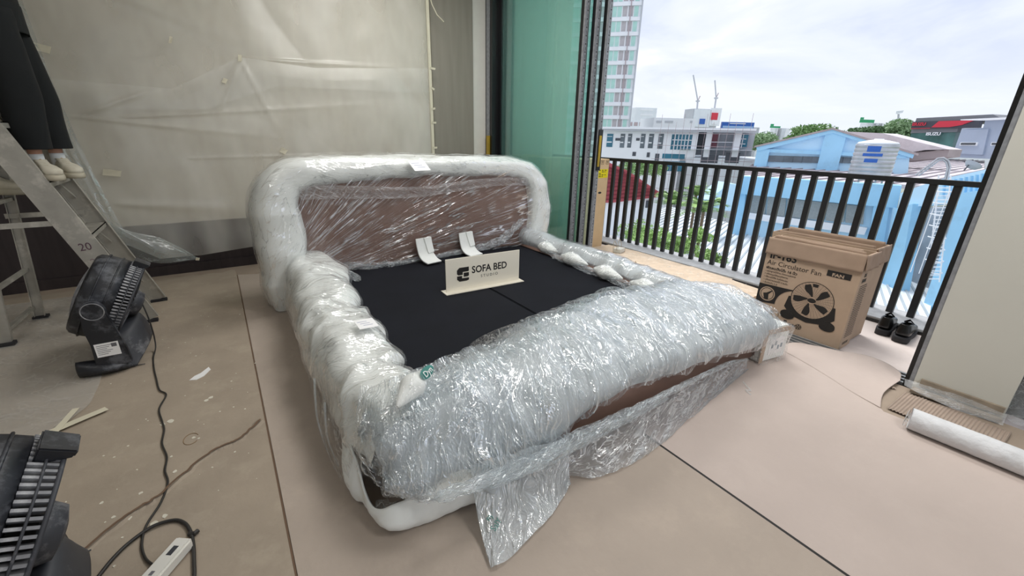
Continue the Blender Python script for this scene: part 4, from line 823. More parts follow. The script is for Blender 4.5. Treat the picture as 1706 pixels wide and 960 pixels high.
for zz in (.36, .715, 1.07, 1.43, 1.80):
    x = stx(zz); lp(MB().span((x - .055, 4.0, zz - .006), (x + .055, 4.5, zz)).span((x + .051, 4.0, zz - .035), (x + .055, 4.5, zz)).span((x - .055, 4.0, zz - .03), (x - .051, 4.5, zz)).build('step', m_ladder))
for zz in (.36, .715, 1.07):
    x = stx(zz)
    for (q0, q1) in ((4.01, 4.13), (4.49, 4.37)):
        lp(MB().bar((stx(zz - .16) , q0, zz - .16), (x, q1, zz - .02), .016, .004, up=(1, 0, 0)).build('step_brace', m_ladder))
lp(MB().span((-1.36, 3.96, 1.92), (-1.14, 4.54, 1.95)).build('top_cap', m_ladder, bevel=.006))
for yy_ in (4.0, 4.5):
    a = Vector((-1.385 + (.055 if yy_ > 4.2 else 0), yy_, .02)); b = Vector((-1.17, yy_, 1.92)); sg_ = 1 if yy_ < 4.2 else -1
    mb = MB().bar(a, b, .004, .055, up=(1, 0, -.1)); mb.bar(a + Vector((.027, sg_ * .01, 0)), b + Vector((.027, sg_ * .01, 0)), .022, .004, up=(1, 0, -.1)); mb.bar(a + Vector((-.027, sg_ * .01, 0)), b + Vector((-.027, sg_ * .01, 0)), .022, .004, up=(1, 0, -.1))
    st = lp(mb.build('rear_leg', m_ladder)); MB().span((a.x - .04, yy_ - .028, .004), (a.x + .045, yy_ + .028, .03)).build('foot_pad', m_rubber, st)
    lp(MB().bar((-1.31, yy_ + sg_ * .012, .80), (stx(.80) - .02, yy_ + sg_ * .012, .80), .006, .035).build('spreader', m_ladder))
for zz, x in ((.10, -1.375), (.40, -1.33), (.92, -1.27), (1.5, -1.21)):
    lp(MB().bar((x, 4.0, zz), (x + .02, 4.5, zz), .03, .022).build('rear_rung', m_ladder))

# ================================================================== the people on the ladder
def skinned(name, verts, edges, radii, mat, root_i=0, sub=2):
    me = bpy.data.meshes.new(name); me.from_pydata(verts, edges, []); o = link(name, me)
    m1 = o.modifiers.new('skin', 'SKIN'); m1.use_smooth_shade = True
    for i, r in enumerate(radii): me.skin_vertices[0].data[i].radius = (r, r) if not isinstance(r, tuple) else r
    me.skin_vertices[0].data[root_i].use_root = True
    m2 = o.modifiers.new('sub', 'SUBSURF'); m2.levels = sub; m2.render_levels = sub
    bpy.context.view_layer.update(); ev = o.evaluated_get(bpy.context.evaluated_depsgraph_get()); me2 = bpy.data.meshes.new_from_object(ev)
    bpy.data.objects.remove(o); me2.name = name; me2.materials.clear(); return link(name, me2, mat, None, True)
def sneaker(heel, yaw, parent, mat, L_=.285, rise=0):
    """shoe as stacked outlines, toe along +x"""
    M = Matrix.Translation(heel) @ Matrix.Rotation(yaw, 4, 'Z') @ Matrix.Diagonal((1, 1.12, 1.25, 1))
    out_ = [(-.01, 0), (.0, .028), (.03, .036), (.09, .033), (.15, .038), (.21, .046), (.255, .038), (.283, .018), (.288, -.005), (.27, -.033), (.225, -.046), (.16, -.040), (.09, -.034), (.03, -.034), (.0, -.026)]
    k = len(out_); sc = L_ / .29
    def ring(z, f): return [(f(x, y)[0] * sc, f(x, y)[1] * sc, z(x) if callable(z) else z) for x, y in out_]
    sole = MB(); rings = [ring(0, lambda x, y: (x, y * .95)), ring(.012, lambda x, y: (x * 1.02 - .003, y * 1.04)), ring(lambda x: .036 - .008 * (x / .29) ** 2 + .0, lambda x, y: (x, y))]
    def stack(mb, rings, cap0=True, cap1=True):
        vs = [p for r in rings for p in r]; n = len(rings[0]); f = [(i * n + q, i * n + (q + 1) % n, (i + 1) * n + (q + 1) % n, (i + 1) * n + q)[::-1] for i in range(len(rings) - 1) for q in range(n)]
        if cap0: f.append(tuple(range(n)))
        if cap1: f.append(tuple((len(rings) - 1) * n + q for q in range(n))[::-1])
        return mb.add(vs, f, M)
    so_ = stack(sole, rings).build('sole', pbr('sole_rubber', 'b5ae9b', .7) if 'sole_rubber' not in MATS else MATS['sole_rubber'], parent, smooth=True)
    up = [ring(lambda x: .034 - .008 * (x / .29) ** 2, lambda x, y: (x, y * .96)), ring(lambda x: .062 - .012 * (x / .29) ** 2, lambda x, y: (x * .98 + .003, y * .97)),
          ring(lambda x: .084 - .09 * max(0, x - .05), lambda x, y: (.008 + x * .86, y * .80)), ring(lambda x: .098 - .06 * max(0, x - .02) * 1.4, lambda x, y: (.015 + x * .56, y * .60)), ring(lambda x: .108 - .03 * max(0, x), lambda x, y: (.02 + x * .38, y * .62))]
    u = stack(MB(), up).build('sneaker_upper', mat, parent, smooth=True)
    mb = MB()
    for i in range(5):
        x = .075 + .024 * i; z = .108 - .010 * i; mb.tube([tuple(M @ Vector((x, -.020, z - .006))), tuple(M @ Vector((x + .006, 0, z + .006))), tuple(M @ Vector((x, .020, z - .006)))], .003, 5)
    mb.tube([tuple(M @ Vector(p)) for p in ((.065, -.004, .112), (.05, -.015, .128), (.06, -.028, .122), (.075, -.01, .108))], .003, 5); mb.build('lace', pbr('tan_lace', 'a58f63', .8) if 'tan_lace' not in MATS else MATS['tan_lace'], parent, smooth=True)
    ctrl_ = [[tuple(M @ Vector((x, -.028, .055 - .05 * (x - .06))))for x in (.05, .10, .16)], [tuple(M @ Vector((x, -.0375, .032))) for x in (.05, .10, .16)]]
    return u
def person(name, lab, hipL, hipR, kneeL, kneeR, ankL, ankR, yaw, trouser=m_trouser, lean=(0, 0)):
    root = empty('person', (ankL[0], (ankL[1] + ankR[1]) / 2, ankL[2] - .09), 0, lab, 'person')
    inv = Matrix.Translation((-ankL[0], -(ankL[1] + ankR[1]) / 2, -(ankL[2] - .09)))
    def pp(o): o.parent = root; o.matrix_parent_inverse = inv; return o
    hx, hy, hz = [(hipL[i] + hipR[i]) / 2 for i in range(3)]; lx_, ly_ = lean
    V_ = [(hx, hy, hz + .06), (hx + lx_ * .3, hy + ly_ * .3, hz + .22), (hx + lx_ * .7, hy + ly_ * .7, hz + .42), (hx + lx_, hy + ly_, hz + .52), (hx + lx_ + .02, hy + ly_, hz + .60), (hx + lx_ + .035, hy + ly_, hz + .68), (hx + lx_ + .03, hy + ly_, hz + .75),
          hipL, kneeL, ankL, hipR, kneeR, ankR]
    r_ = [.135, .12, .125, .09, .05, .075, .06, .085, .058, .036, .085, .058, .036]
    E_ = [(0, 1), (1, 2), (2, 3), (3, 4), (4, 5), (5, 6), (0, 7), (7, 8), (8, 9), (0, 10), (10, 11), (11, 12)]
    n = len(V_)
    for s in (-1, 1):
        sh = (hx + lx_, hy + ly_ + s * .17, hz + .47); el = (hx + lx_ + .18, hy + ly_ + s * .24, hz + .38); wr = (hx + lx_ + .30, hy + ly_ + s * .16, hz + .56); hd = (wr[0] + .05, wr[1], wr[2] + .05)
        b = len(V_); V_ += [sh, el, wr, hd]; r_ += [.055, .042, .028, (.03, .018)]; E_ += [(3, b), (b, b + 1), (b + 1, b + 2), (b + 2, b + 3)]
        for q in range(5):
            a0 = (hd[0], hd[1] + (q - 2) * .016, hd[2]); b2 = len(V_); ln_ = (.05, .075, .082, .076, .06)[q]
            V_ += [(a0[0] + .02, a0[1] + (q - 2) * .006, a0[2] + .03), (a0[0] + .025 + ln_ * .3, a0[1] + (q - 2) * .01, a0[2] + .03 + ln_ * .7)]; r_ += [.009, .0075]; E_ += [(b + 3, b2), (b2, b2 + 1)]
    pp(skinned('body', V_, E_, r_, m_skin))
    for H, Kn, A in ((hipL, kneeL, ankL), (hipR, kneeR, ankR)):
        C = cat([(H[0], H[1], H[2] + .06), H, tuple((H[i] + Kn[i]) / 2 for i in range(3)), Kn, tuple(Kn[i] * .5 + A[i] * .5 for i in range(3)), (A[0], A[1], A[2] + .07)], 60)
        R__ = cat(np.array([.12, .125, .115, .10, .093, .086])[:, None], 60); th = np.linspace(0, 2 * PI, 30, endpoint=False)[None, :]; s_ = np.linspace(0, 1, 60)[:, None]
        rr = R__ * (1 + .06 * fb(s_ * 6, th * 1.2, 4) + .05 * np.sin(th * 4 + s_ * 5) * s_); rr[:, -1] = rr[:, 0]
        P = np.stack([C[:, 0:1] + rr * np.cos(th) * 1.05, C[:, 1:2] + rr * np.sin(th) * .92, C[:, 2:3] + 0 * th], -1); pp(grid('trouser_leg', P, trouser, closed=True, thick=.004))
        th2 = np.linspace(0, 2 * PI, 18, endpoint=False)[None, :]; zz = np.linspace(-.06, .04, 6)[:, None]
        P = np.stack([A[0] + .038 * np.cos(th2) * (1 + 0 * zz), A[1] + .035 * np.sin(th2) + 0 * zz, A[2] + zz + 0 * th2], -1); pp(grid('sock', P, m_sock, closed=True, thick=.003))
        h = [] 
        e0 = empty('tmp'); u = sneaker((A[0] - .055 * math.cos(yaw), A[1] - .055 * math.sin(yaw), A[2] - .122), yaw, root, m_shoe); bpy.data.objects.remove(e0)
    for o in [q for q in COL.objects if q.parent == root and q.name.split('.')[0] in ('sole', 'sneaker_upper', 'lace')]: o.matrix_parent_inverse = inv
    # waist of the trousers and a dark shirt
    for nm, z0_, z1_, rx, ry, mt in (('trouser_waist', hz - .06, hz + .10, .15, .20, trouser), ('shirt', hz + .06, hz + .50, .145, .20, trouser)):
        th = np.linspace(0, 2 * PI, 36, endpoint=False)[None, :]; z = np.linspace(z0_, z1_, 20)[:, None]; q = (z - z0_) / (z1_ - z0_); k_ = np.clip((z - hz) / .52, 0, 1)
        f = 1 - (.35 * np.maximum(0, q - .8) / .2 if nm == 'shirt' else 0)
        P = np.stack([hx + lx_ * k_ + rx * f * np.cos(th), hy + ly_ * k_ + ry * f * np.sin(th), z + 0 * th], -1); pp(grid(nm, P, mt, closed=True, thick=.004))
    hd = MB(); hd.lathe([(.02, .10), (.06, .095), (.082, .06), (.088, .01), (.082, -.04), (.07, -.07)], 20, Matrix.Translation((hx + lx_ + .015, hy + ly_, hz + .71))); pp(hd.build('hair', m_trouser, smooth=True))
    return root
person('person', 'person in wide cropped black trousers and cream sneakers standing on the ladder step', (-1.00, 4.20, 2.02), (-1.00, 4.40, 2.02), (-.965, 4.19, 1.60), (-.93, 4.39, 1.60), (-.985, 4.20, 1.195), (-.915, 4.36, 1.195), math.radians(-58))
person('person', 'second person at the left edge, only a worn tan sneaker showing behind the ladder stile', (-1.42, 4.52, 1.93), (-1.42, 4.70, 1.93), (-1.36, 4.50, 1.52), (-1.36, 4.72, 1.52), (-1.33, 4.46, 1.08), (-1.38, 4.72, 1.08), math.radians(-20))
# ================================================================== cartons on the balcony
MX = lambda x, y, z: Matrix(((0, 0, -1, x), (-1, 0, 0, y), (0, 1, 0, z), (0, 0, 0, 1)))      # face looking to -x
MY = lambda x, y, z: Matrix(((1, 0, 0, x), (0, 0, -1, y), (0, 1, 0, z), (0, 0, 0, 1)))       # face looking to -y
def fancarton(x0, x1, y0, y1, h, label, flaps=True):
    t = empty('fan_carton', ((x0 + x1) / 2, (y0 + y1) / 2, 0), 0, label, 'cardboard box'); ox_, oy_ = (x0 + x1) / 2, (y0 + y1) / 2
    w = .006; a, b, c, d = x0 - ox_, x1 - ox_, y0 - oy_, y1 - oy_
    MB().span((a, c, .0), (b, d, w)).build('bottom_panel', m_card, t)
    for nm, A, B in (('front_panel', (a, c, w), (a + w, d, h)), ('back_panel', (b - w, c, w), (b, d, h)), ('side_panel', (a + w, c, w), (b - w, c + w, h)), ('side_panel', (a + w, d - w, w), (b - w, d, h))):
        MB().span(A, B).build(nm, m_card, t)
    return t, a, b, c, d
t, a, b, c, d = fancarton(3.485, 3.685, .885, 1.51, .705, 'open fan carton nearest the room, printed with a round fan and small text')
# outer flaps folded down: wavy torn bands
def flap(name, P0, P1, z0_, z1_, nrm, par, seed):
    n = 40; s = np.linspace(0, 1, n)[:, None]; v = np.linspace(0, 1, 8)[None, :]; X = P0[0] + (P1[0] - P0[0]) * s; Y = P0[1] + (P1[1] - P0[1]) * s
    Z = z1_ + (z0_ - z1_) * v + .006 * vn(s * 9, v * 1.5, seed) * (v > .9) + 0 * s; o_ = .004 + .012 * v + .004 * vn(s * 5, v * 2, seed + 2)
    return grid(name, np.stack([X + nrm[0] * o_, Y + nrm[1] * o_, Z], -1), m_card_in, par, thick=.004)
flap('folded_flap', (a, c - .004), (a, d + .002), .585, .712, (-1, 0), t, 3)
flap('folded_flap', (a - .004, c), (b + .03, c), .60, .708, (0, -1), t, 5)
flap('inner_flap', (a + .02, c + .02), (a + .035, d - .02), .60, .724, (1, 0), t, 7)
flap('inner_flap', (a + .06, d - .03), (a + .075, c + .05), .60, .727, (-1, 0), t, 9)
x_ = a - .0012; W_ = d
fM = lambda s, h_: MX(x_, W_ - s, h_)
text('printed_text', 'IF-163', .075, fM(.030, .552), m_ink, t, bold=.0022, sx=1.02)
text('printed_text', 'Air Circulator Fan', .052, fM(.022, .500), pbr('brown_print', '3c332c', .6), t, sx=.98)
text('printed_text', 'พัดลมตั้งโต๊ะ 16 นิ้ว', .027, fM(.022, .463), m_ink, t, bold=.0006, sx=1.1)
for i, s in enumerate(('• แยกฐานได้ง่าย ทำความสะอาด', '• ปรับหมุนได้รอบทิศทาง', '• ใช้งานได้ทั้ง ในห้องนอน', '• ปรับความแรงได้ 3 ระดับ', '• รับประกัน 2 ปี')):
    text('printed_text', s, .018, fM(.022, .440 - .0235 * i), MATS['brown_print'], t, sx=1.0)
def facepoly(pts, name, mat, lift=.0006): return MB().prism([p for p in pts], 0, .0006, Matrix.Translation((-lift, 0, 0)) @ fM(0, 0)).build(name, mat, t)
facepoly([(.43, .515), (.575, .515), (.575, .558), (.43, .558)], 'black_label', m_ink)
text('printed_text', 'FAN', .032, Matrix.Translation((-.0012, 0, 0)) @ fM(.462, .520), m_card, t, bold=.001, sx=1.2)
arc = [(.30 + .135 * math.cos(q) * 1.0 - .02, .205 + .135 * math.sin(q)) for q in np.linspace(PI * .62, PI * 1.02, 10)]
facepoly([(.0, .335), (.0, .175), (.14, .195)] + arc[::-1] + [(.27, .345)], 'black_wedge', m_ink)
facepoly([(.075 + .058 * math.cos(q), .262 + .058 * math.sin(q)) for q in np.linspace(0, 2 * PI, 28, endpoint=False)], 'badge_disc', m_card, .0012)
mb = MB(); MM = Matrix.Translation((-.002, 0, 0)) @ fM(0, 0)
def ringp(mb, cx, cy, r, w, n=40, M=MM, sy=1): 
    vs = []; 
    for q in np.linspace(0, 2 * PI, n, endpoint=False): vs += [(cx + (r - w) * math.cos(q), cy + (r - w) * math.sin(q) * sy, 0), (cx + r * math.cos(q), cy + r * math.sin(q) * sy, 0)]
    mb.add(vs, [(2 * i, 2 * i + 1, (2 * i + 3) % (2 * n), (2 * i + 2) % (2 * n)) for i in range(n)], M)
ringp(mb, .075, .262, .050, .005); mb.prism([(.06, .215), (.092, .215), (.086, .26), (.11, .292), (.104, .298), (.07, .27), (.045, .262)], 0, .0003, MM); mb.build('badge_print', m_ink, t)
# the printed fan
cx, cy, R = .385, .305, .142
facepoly([(cx - .155, cy - .01), (cx - .17, cy - .10), (cx - .12, cy - .155), (cx, cy - .178), (cx + .12, cy - .155), (cx + .17, cy - .10), (cx + .155, cy - .01)], 'fan_print_body', m_ink, .0006)
facepoly([(cx + R * math.cos(q), cy + R * math.sin(q)) for q in np.linspace(0, 2 * PI, 48, endpoint=False)], 'fan_print_disc', m_card, .0012)
mb = MB(); ringp(mb, cx, cy, R, .005)
for r in np.linspace(.03, R - .012, 11): ringp(mb, cx, cy, r, .0012)
for q in range(36):
    an = 2 * PI * q / 36; e = Vector((math.cos(an), math.sin(an), 0)); pn = Vector((-e.y, e.x, 0)) * .0006; c0 = Vector((cx, cy, 0)); mb.add([c0 + e * .028 - pn, c0 + e * R - pn, c0 + e * R + pn, c0 + e * .028 + pn], [(0, 1, 2, 3)], MM)
for q in range(5):
    an = 2 * PI * q / 5 + .35; pts = []
    for i in range(8): f = i / 7; r = .03 + .095 * f; pts.append((cx + r * math.cos(an + .25 * f - .02), cy + r * math.sin(an + .25 * f - .02)))
    for i in range(7, -1, -1): f = i / 7; r = .03 + .095 * f; pts.append((cx + r * math.cos(an + .25 * f + .28 + .25 * math.sin(PI * f)), cy + r * math.sin(an + .25 * f + .28 + .25 * math.sin(PI * f))))
    mb.prism(pts, 0, .0004, MM)
mb.prism([(cx + .028 * math.cos(q), cy + .018 * math.sin(q)) for q in np.linspace(0, 2 * PI, 18, endpoint=False)], 0, .0006, MM)
mb.prism([(cx - .02, cy + .128), (cx - .015, cy + .105), (cx + .015, cy + .105), (cx + .02, cy + .128)], 0, .0006, MM)
for sx__ in (-1, 1): mb.prism([(cx + sx__ * .135 + .05 * math.cos(q), cy - .165 + .032 * math.sin(q) + (.01 if math.sin(q) > 0 else 0)) for q in np.linspace(0, 2 * PI, 20, endpoint=False)], -.001, .0006, MM)
mb.build('fan_print', m_ink, t)
text('printed_text', '5', .055, fM(.235, .055), m_ink, t, bold=.0025, sx=1.1); text('printed_text', 'ใบพัด', .022, fM(.275, .065), m_ink, t, bold=.0008)
mb = MB(); ringp(mb, .345, .075, .022, .003, M=fM(0, 0) @ Matrix.Translation((0, 0, .001)))
for q in range(5): an = q * 2 * PI / 5; mb.add([(.345, .075, .001), (.345 + .018 * math.cos(an), .075 + .018 * math.sin(an), .001), (.345 + .018 * math.cos(an + .6), .075 + .018 * math.sin(an + .6), .001)], [(0, 1, 2)], fM(0, 0))
ringp(mb, .165, .115, .028, .003, M=fM(0, 0) @ Matrix.Translation((0, 0, .001))); mb.build('small_badges', m_ink, t)
gM = lambda s, h_: MY(a + s, c - .0012, h_)
text('printed_text', 'DE', .034, gM(.06, .545), m_ink, t, bold=.001); text('printed_text', 'FAN', .038, gM(.045, .505), m_ink, t, bold=.0016)
mb = MB(); R2 = random.Random(4)
for k in range(26):
    zz = .475 - .0155 * k; x0 = .04; 
    while x0 < .175: l = R2.uniform(.008, .028); mb.span((a + x0, c - .0012, zz), (a + min(x0 + l, .18), c - .0004, zz + .006)); x0 += l + .005
mb.build('fine_print', MATS['brown_print'], t)
mb = MB(); [mb.span((a + .05 + .02 * k, c - .0012, .03), (a + .06 + .02 * k, c - .0004, .05)) for k in range(5)]; mb.build('fine_print', m_ink, t)
t2_, a, b, c, d = fancarton(3.72, 3.985, .905, 1.60, .715, 'second open cardboard carton standing just behind the printed fan carton')
flap('folded_flap', (a - .0, c - .004), (b, c - .004), .60, .722, (0, -1), t2_, 13); flap('inner_flap', (b - .03, c + .02), (b - .02, d - .02), .58, .735, (-1, 0), t2_, 17); flap('inner_flap', (a + .03, c + .02), (a + .02, d - .04), .60, .73, (1, 0), t2_, 19)
# tall cartons
def tallbox(x0, x1, y0, y1, h, label, printed=False):
    t = empty('tall_carton', ((x0 + x1) / 2, (y0 + y1) / 2, 0), 0, label, 'cardboard box'); w, l = (x1 - x0) / 2, (y1 - y0) / 2
    MB().span((-w, -l, 0), (w, l, h)).build('box', m_cardlt, t, bevel=.006)
    MB().span((-.002, -l - .001, h - .5), (.002, -l, h)).span((-.002, -l, h), (.002, l, h + .001)).build('seam', m_card, t)
    if printed:
        f = lambda s, z: MY(-w + s, -l - .0008, z); q = 2 * w
        MB().prism([(q * .42, .93), (q * .97, .93), (q * .97, 1.04), (q * .42, 1.04)], 0, .001, f(0, 0)).build('yellow_label', m_yellow, t)
        mb = MB(); 
        for k in range(5):
            for j in range(5):
                if R2.random() > .15: mb.span((-w + q * (.45 + .1 * j), -l - .003, .945 + .019 * k), (-w + q * (.45 + .1 * j + R2.uniform(.03, .09)), -l - .0018, .945 + .019 * k + .008))
        mb.build('label_text', m_ink, t)
        mb = MB()
        for k in range(2): 
            xx = -w + q * (.70 + .17 * k); 
            for A, B in (((xx, 1.10), (xx + .05, 1.103)), ((xx, 1.147), (xx + .05, 1.15)), ((xx, 1.10), (xx + .003, 1.15)), ((xx + .047, 1.10), (xx + .05, 1.15)), ((xx + .022, 1.11), (xx + .027, 1.135)), ((xx + .01, 1.128), (xx + .04, 1.134))): mb.span((A[0], -l - .002, A[1]), (B[0], -l - .0006, B[1]))
        mb.build('care_symbols', m_ink, t)
        mb = MB(); mb.prism([(q * .50 + .045 * math.cos(v), .86 + .022 * math.sin(v)) for v in np.linspace(0, 2 * PI, 24, endpoint=False)], 0, .0012, f(0, 0)); mb.build('oval_logo', m_ink, t)
        mb = MB(); mb.prism([(q * .74 + .03 * math.cos(v), .74 + .014 * math.sin(v)) for v in np.linspace(0, 2 * PI, 18, endpoint=False)], 0, .001, f(0, 0)); mb.build('hand_hole', m_rubber, t)
    return t
tallbox(3.74, 4.25, 3.98, 4.36, 1.165, 'tall pale carton with yellow label standing at the balcony end next to the railing', True)
tallbox(3.70, 4.24, 4.62, 5.02, 1.15, 'tall carton behind the green glass, nearer of the two')
tallbox(3.64, 4.10, 5.12, 5.52, 1.16, 'tall carton behind the green glass, against the balcony end wall')
# flattened cardboard and small junk on the balcony floor
def slab(name, poly, z0_, z1_, mat, label, cat_): return tag(MB().prism(poly, z0_, z1_).build(name, mat), label, cat_)
m_cardfl = pbr('trodden_cardboard', 'cdb9a2', .8, var=.08, dirt='e5d8c8', dscale=14, damt=.6)
slab('flattened_carton', [(3.62, 1.95), (4.33, 2.15), (4.36, 3.45), (4.30, 3.9), (3.75, 3.9), (3.60, 3.0)], .0, .035, m_cardfl, 'flattened pale cartons dusted with crumbs on the balcony floor by the railing', 'cardboard')
slab('flattened_carton', [(3.70, 1.70), (4.15, 1.72), (4.28, 2.6), (3.9, 3.1), (3.66, 2.8)], .038, .062, m_cardfl, 'smaller flattened carton lying on top of the larger one on the balcony', 'cardboard')
mb = MB()
for k in range(260):
    x, y = R2.uniform(3.72, 4.30), R2.uniform(1.8, 3.7); s = R2.uniform(.002, .007); inside = 3.75 < x < 4.1 and 1.8 < y < 2.75; mb.box((x, y, (.064 if inside else .037)), (s, s * 1.3, .003))
o = mb.build('foam_crumbs', m_paperwhite); tag(o, 'white foam crumbs scattered over the flattened cartons', 'crumbs', kind='stuff')
tb = empty('wired_box', (4.12, 3.55, .036), .3, 'small white box with two wire loops on the balcony floor beside the tall carton', 'box')
MB().span((-.07, -.05, 0), (.07, .05, .05)).build('box', m_white, tb, bevel=.004); MB().span((.068, -.05, .0), (.074, .05, .05)).build('label', m_card, tb)
for dx in (-.12, .02): MB().tube(cat([(dx - .05, 0, .01), (dx - .045, .01, .10), (dx, .02, .16), (dx + .045, .01, .11), (dx + .05, 0, .03)], 16), .0035, 6).build('wire_loop', pbr('beige_wire', 'b8ab9a', .5) if 'beige_wire' not in MATS else MATS['beige_wire'], tb, smooth=True)
slab('foam_plank', [(4.12, 1.35), (4.19, 1.35), (4.19, 2.25), (4.12, 2.25)], .0, .03, m_white, 'narrow white foam plank on the balcony floor behind the cartons', 'foam')
# black shoes
def leather(x, y, rz, label):
    t = empty('black_shoe', (x, y, -.010), rz, label, 'shoe')
    prof = [(-.145, .022), (-.13, .040), (-.08, .043), (-.02, .040), (.05, .048), (.10, .048), (.14, .034), (.158, .010)]
    out_ = prof + [(px, -py) for px, py in prof[::-1]]
    def rg(z, sx_, sy_, dx=0): return [(px * sx_ + dx, py * sy_, z(px) if callable(z) else z) for px, py in out_]
    def stack(rings, c0=True, c1=True):
        vs = [p for r in rings for p in r]; n = len(out_); f = [(i * n + q, (i + 1) * n + q, (i + 1) * n + (q + 1) % n, i * n + (q + 1) % n) for i in range(len(rings) - 1) for q in range(n)]
        if c0: f.append(tuple(range(n)))
        if c1: f.append(tuple((len(rings) - 1) * n + q for q in range(n))[::-1])
        return MB().add(vs, f)
    s = stack([rg(0, 1, 1), rg(.004, 1.03, 1.06), rg(lambda p: .032 if p < .0 else .026, 1.03, 1.06), rg(lambda p: .033 if p < .0 else .027, .98, .97)]).build('sole', m_rubber, t, smooth=True)
    top = lambda p: .095 if p < -.05 else max(.055, .095 - .25 * (p + .05))
    u = stack([rg(.030, .98, .97), rg(.048, 1.0, 1.0), rg(lambda p: .07 if p < .05 else .058, .94, .92), rg(top, .80, .70, -.015), rg(lambda p: top(p) + .006 if p < .05 else .074, .60, .56, -.04), rg(lambda p: top(p) + .002 if p < .03 else .085, .52, .44, -.05), rg(.05, .45, .36, -.05), rg(.038, .40, .30, -.05)]).build('upper', m_shoeblk, t, smooth=True)
    u.modifiers.new('s', 'SUBSURF').render_levels = 1
    MB().add([(.00, -.018, .093), (.075, -.024, .072), (.085, 0, .076), (.075, .024, .072), (.0, .018, .093), (-.005, 0, .103)], [(0, 1, 2, 5), (5, 2, 3, 4)]).build('tongue', m_shoeblk, t, smooth=True)
    mb = MB(); 
    for k in range(4): mb.tube([(.004 + .019 * k, -.026, .086 - .006 * k), (.008 + .019 * k, 0, .103 - .007 * k), (.004 + .019 * k, .026, .086 - .006 * k)], .0022, 5)
    mb.build('lace', m_rubber, t); t.scale = (1.12, 1.12, 1.45); return t
leather(4.27, .83, math.radians(8), 'black leather shoe on the balcony, left one of the pair nearer the carton')
leather(4.22, .70, math.radians(4), 'black leather shoe on the balcony, right one of the pair nearer the column')
# kraft flap lifting at the track
ctrl = [[(3.14, 1.16, .0045), (3.28, 1.12, .014), (3.36, 1.08, .012)], [(3.08, .97, .0045), (3.30, .92, .045), (3.40, .88, .03)], [(3.0, .78, .0045), (3.26, .74, .03), (3.44, .70, .055)], [(2.92, .62, .0045), (3.20, .58, .02), (3.45, .54, .02)], [(2.86, .46, .008), (3.05, .50, .016), (3.30, .49, .02)]]
G = patch(ctrl, 40, 24); U, V = uvlen(G); G[:, :, 2] += .006 * fb(U * 6, V * 6, 3) * np.linspace(0, 1, 24)[None, :]; G[:, :, 2] = np.maximum(G[:, :, 2], .0045)
tag(grid('kraft_flap', G, m_paper, thick=.002), 'torn kraft paper flap curling up over the door track beside the column', 'paper')
def corr(name, O, ux, uy, lu, lv, label, pitch=.015, amp=.0028, torn=True):
    nu, nv = int(lu / pitch * 8), 8; u = np.linspace(0, lu, nu)[:, None]; v = np.linspace(0, 1, nv)[None, :]
    ed = lv * (1 + (.05 * vn(u * 25, 0 * u, 3) if torn else 0)); P = np.array(O)[None, None, :] + np.array(ux)[None, None, :] * u[:, :, None] + np.array(uy)[None, None, :] * (v * ed)[:, :, None]
    P[:, :, 2] += amp * (1 + np.sin(2 * PI * u / pitch)) + .001 + 0 * v; o = grid(name, P, m_corr, smooth=True); return tag(o, label, 'cardboard')
corr('corrugated_board', (2.885, .44, .008), (-.02, -1, 0), (1, -.02, 0), .43, .30, 'bare corrugated board strip lying under the edge of the column')
corr('corrugated_board', (3.10, .60, .006), (.55, -.83, 0), (.8, .55, 0), .15, .14, 'small corrugated scrap between the kraft flap and the column corner')
slab('skirting_debris', [(3.20, .42), (3.27, .42), (3.275, .06), (3.235, .05)], .012, .03, pbr('debris_brown', '85796a', .85, var=.25), 'loose brown skirting strip at the foot of the column', 'skirting')
ctrl = [[(3.19, .45, .045), (3.27, .47, .055)], [(3.17, .30, .03), (3.262, .30, .07)], [(3.16, .17, .03), (3.262, .16, .07)], [(3.15, .04, .04), (3.262, .045, .06)]]
G = patch(ctrl, 60, 12); U, V = uvlen(G); G[:, :, 2] += .006 * fb(U * 14, V * 14, 3)
tag(grid('base_film', G, film('base_film_mat', haze=.22, crease=.2, gloss=.05, rough=.3, bstr=.3)), 'clear plastic strip taped along the foot of the column', 'plastic sheet')
ctrl = [[(3.30, .055, .03), (3.40, .05, .36)], [(3.28, .02, .02), (3.41, .0, .33)], [(3.30, -.03, .012), (3.41, -.1, .25)]]
G = patch(ctrl, 30, 20); U, V = uvlen(G); G[:, :, 0] += .008 * fb(U * 12, V * 12, 3)
tag(grid('corner_sheet', G, MATS['base_film_mat']), 'crumpled clear sheet in the dark corner right of the column', 'plastic sheet')
# foam roll
a_, b_ = Vector((2.77, .325, .062)), Vector((2.80, -.55, .062)); n = 140; k = 40; s = np.linspace(0, 1, n)[:, None]; th = np.linspace(0, 2 * PI, k, endpoint=False)[None, :]
r = .056 * (1 + .02 * fb(s * 40, np.cos(th) * 3 + 5, 3) + .012 * fb(s * 90, np.cos(th) * 8 + 9, 8)); P = np.stack([a_.x + (b_.x - a_.x) * s + r * np.cos(th), a_.y + (b_.y - a_.y) * s + .01 * np.cos(th), a_.z + r * np.sin(th)], -1)
ro = empty('foam_roll', (2.78, -.1, 0), 0, 'long white foam sheet roll lying diagonally on the paper in front of the column', 'roll')
ro_b = grid('roll', P, m_pe, ro, closed=True, caps=True, flip=True); ro_b.matrix_parent_inverse = Matrix.Translation((-2.78, .1, 0))
mb = MB(); mb.tube([(2.77 + (.012 + .0035 * q) * math.cos(q), .336, .062 + (.012 + .0035 * q) * math.sin(q)) for q in np.linspace(0, 4 * PI, 60)], .0012, 4); o = mb.build('spiral_edge', m_stone, ro); o.matrix_parent_inverse = Matrix.Translation((-2.78, .1, 0))
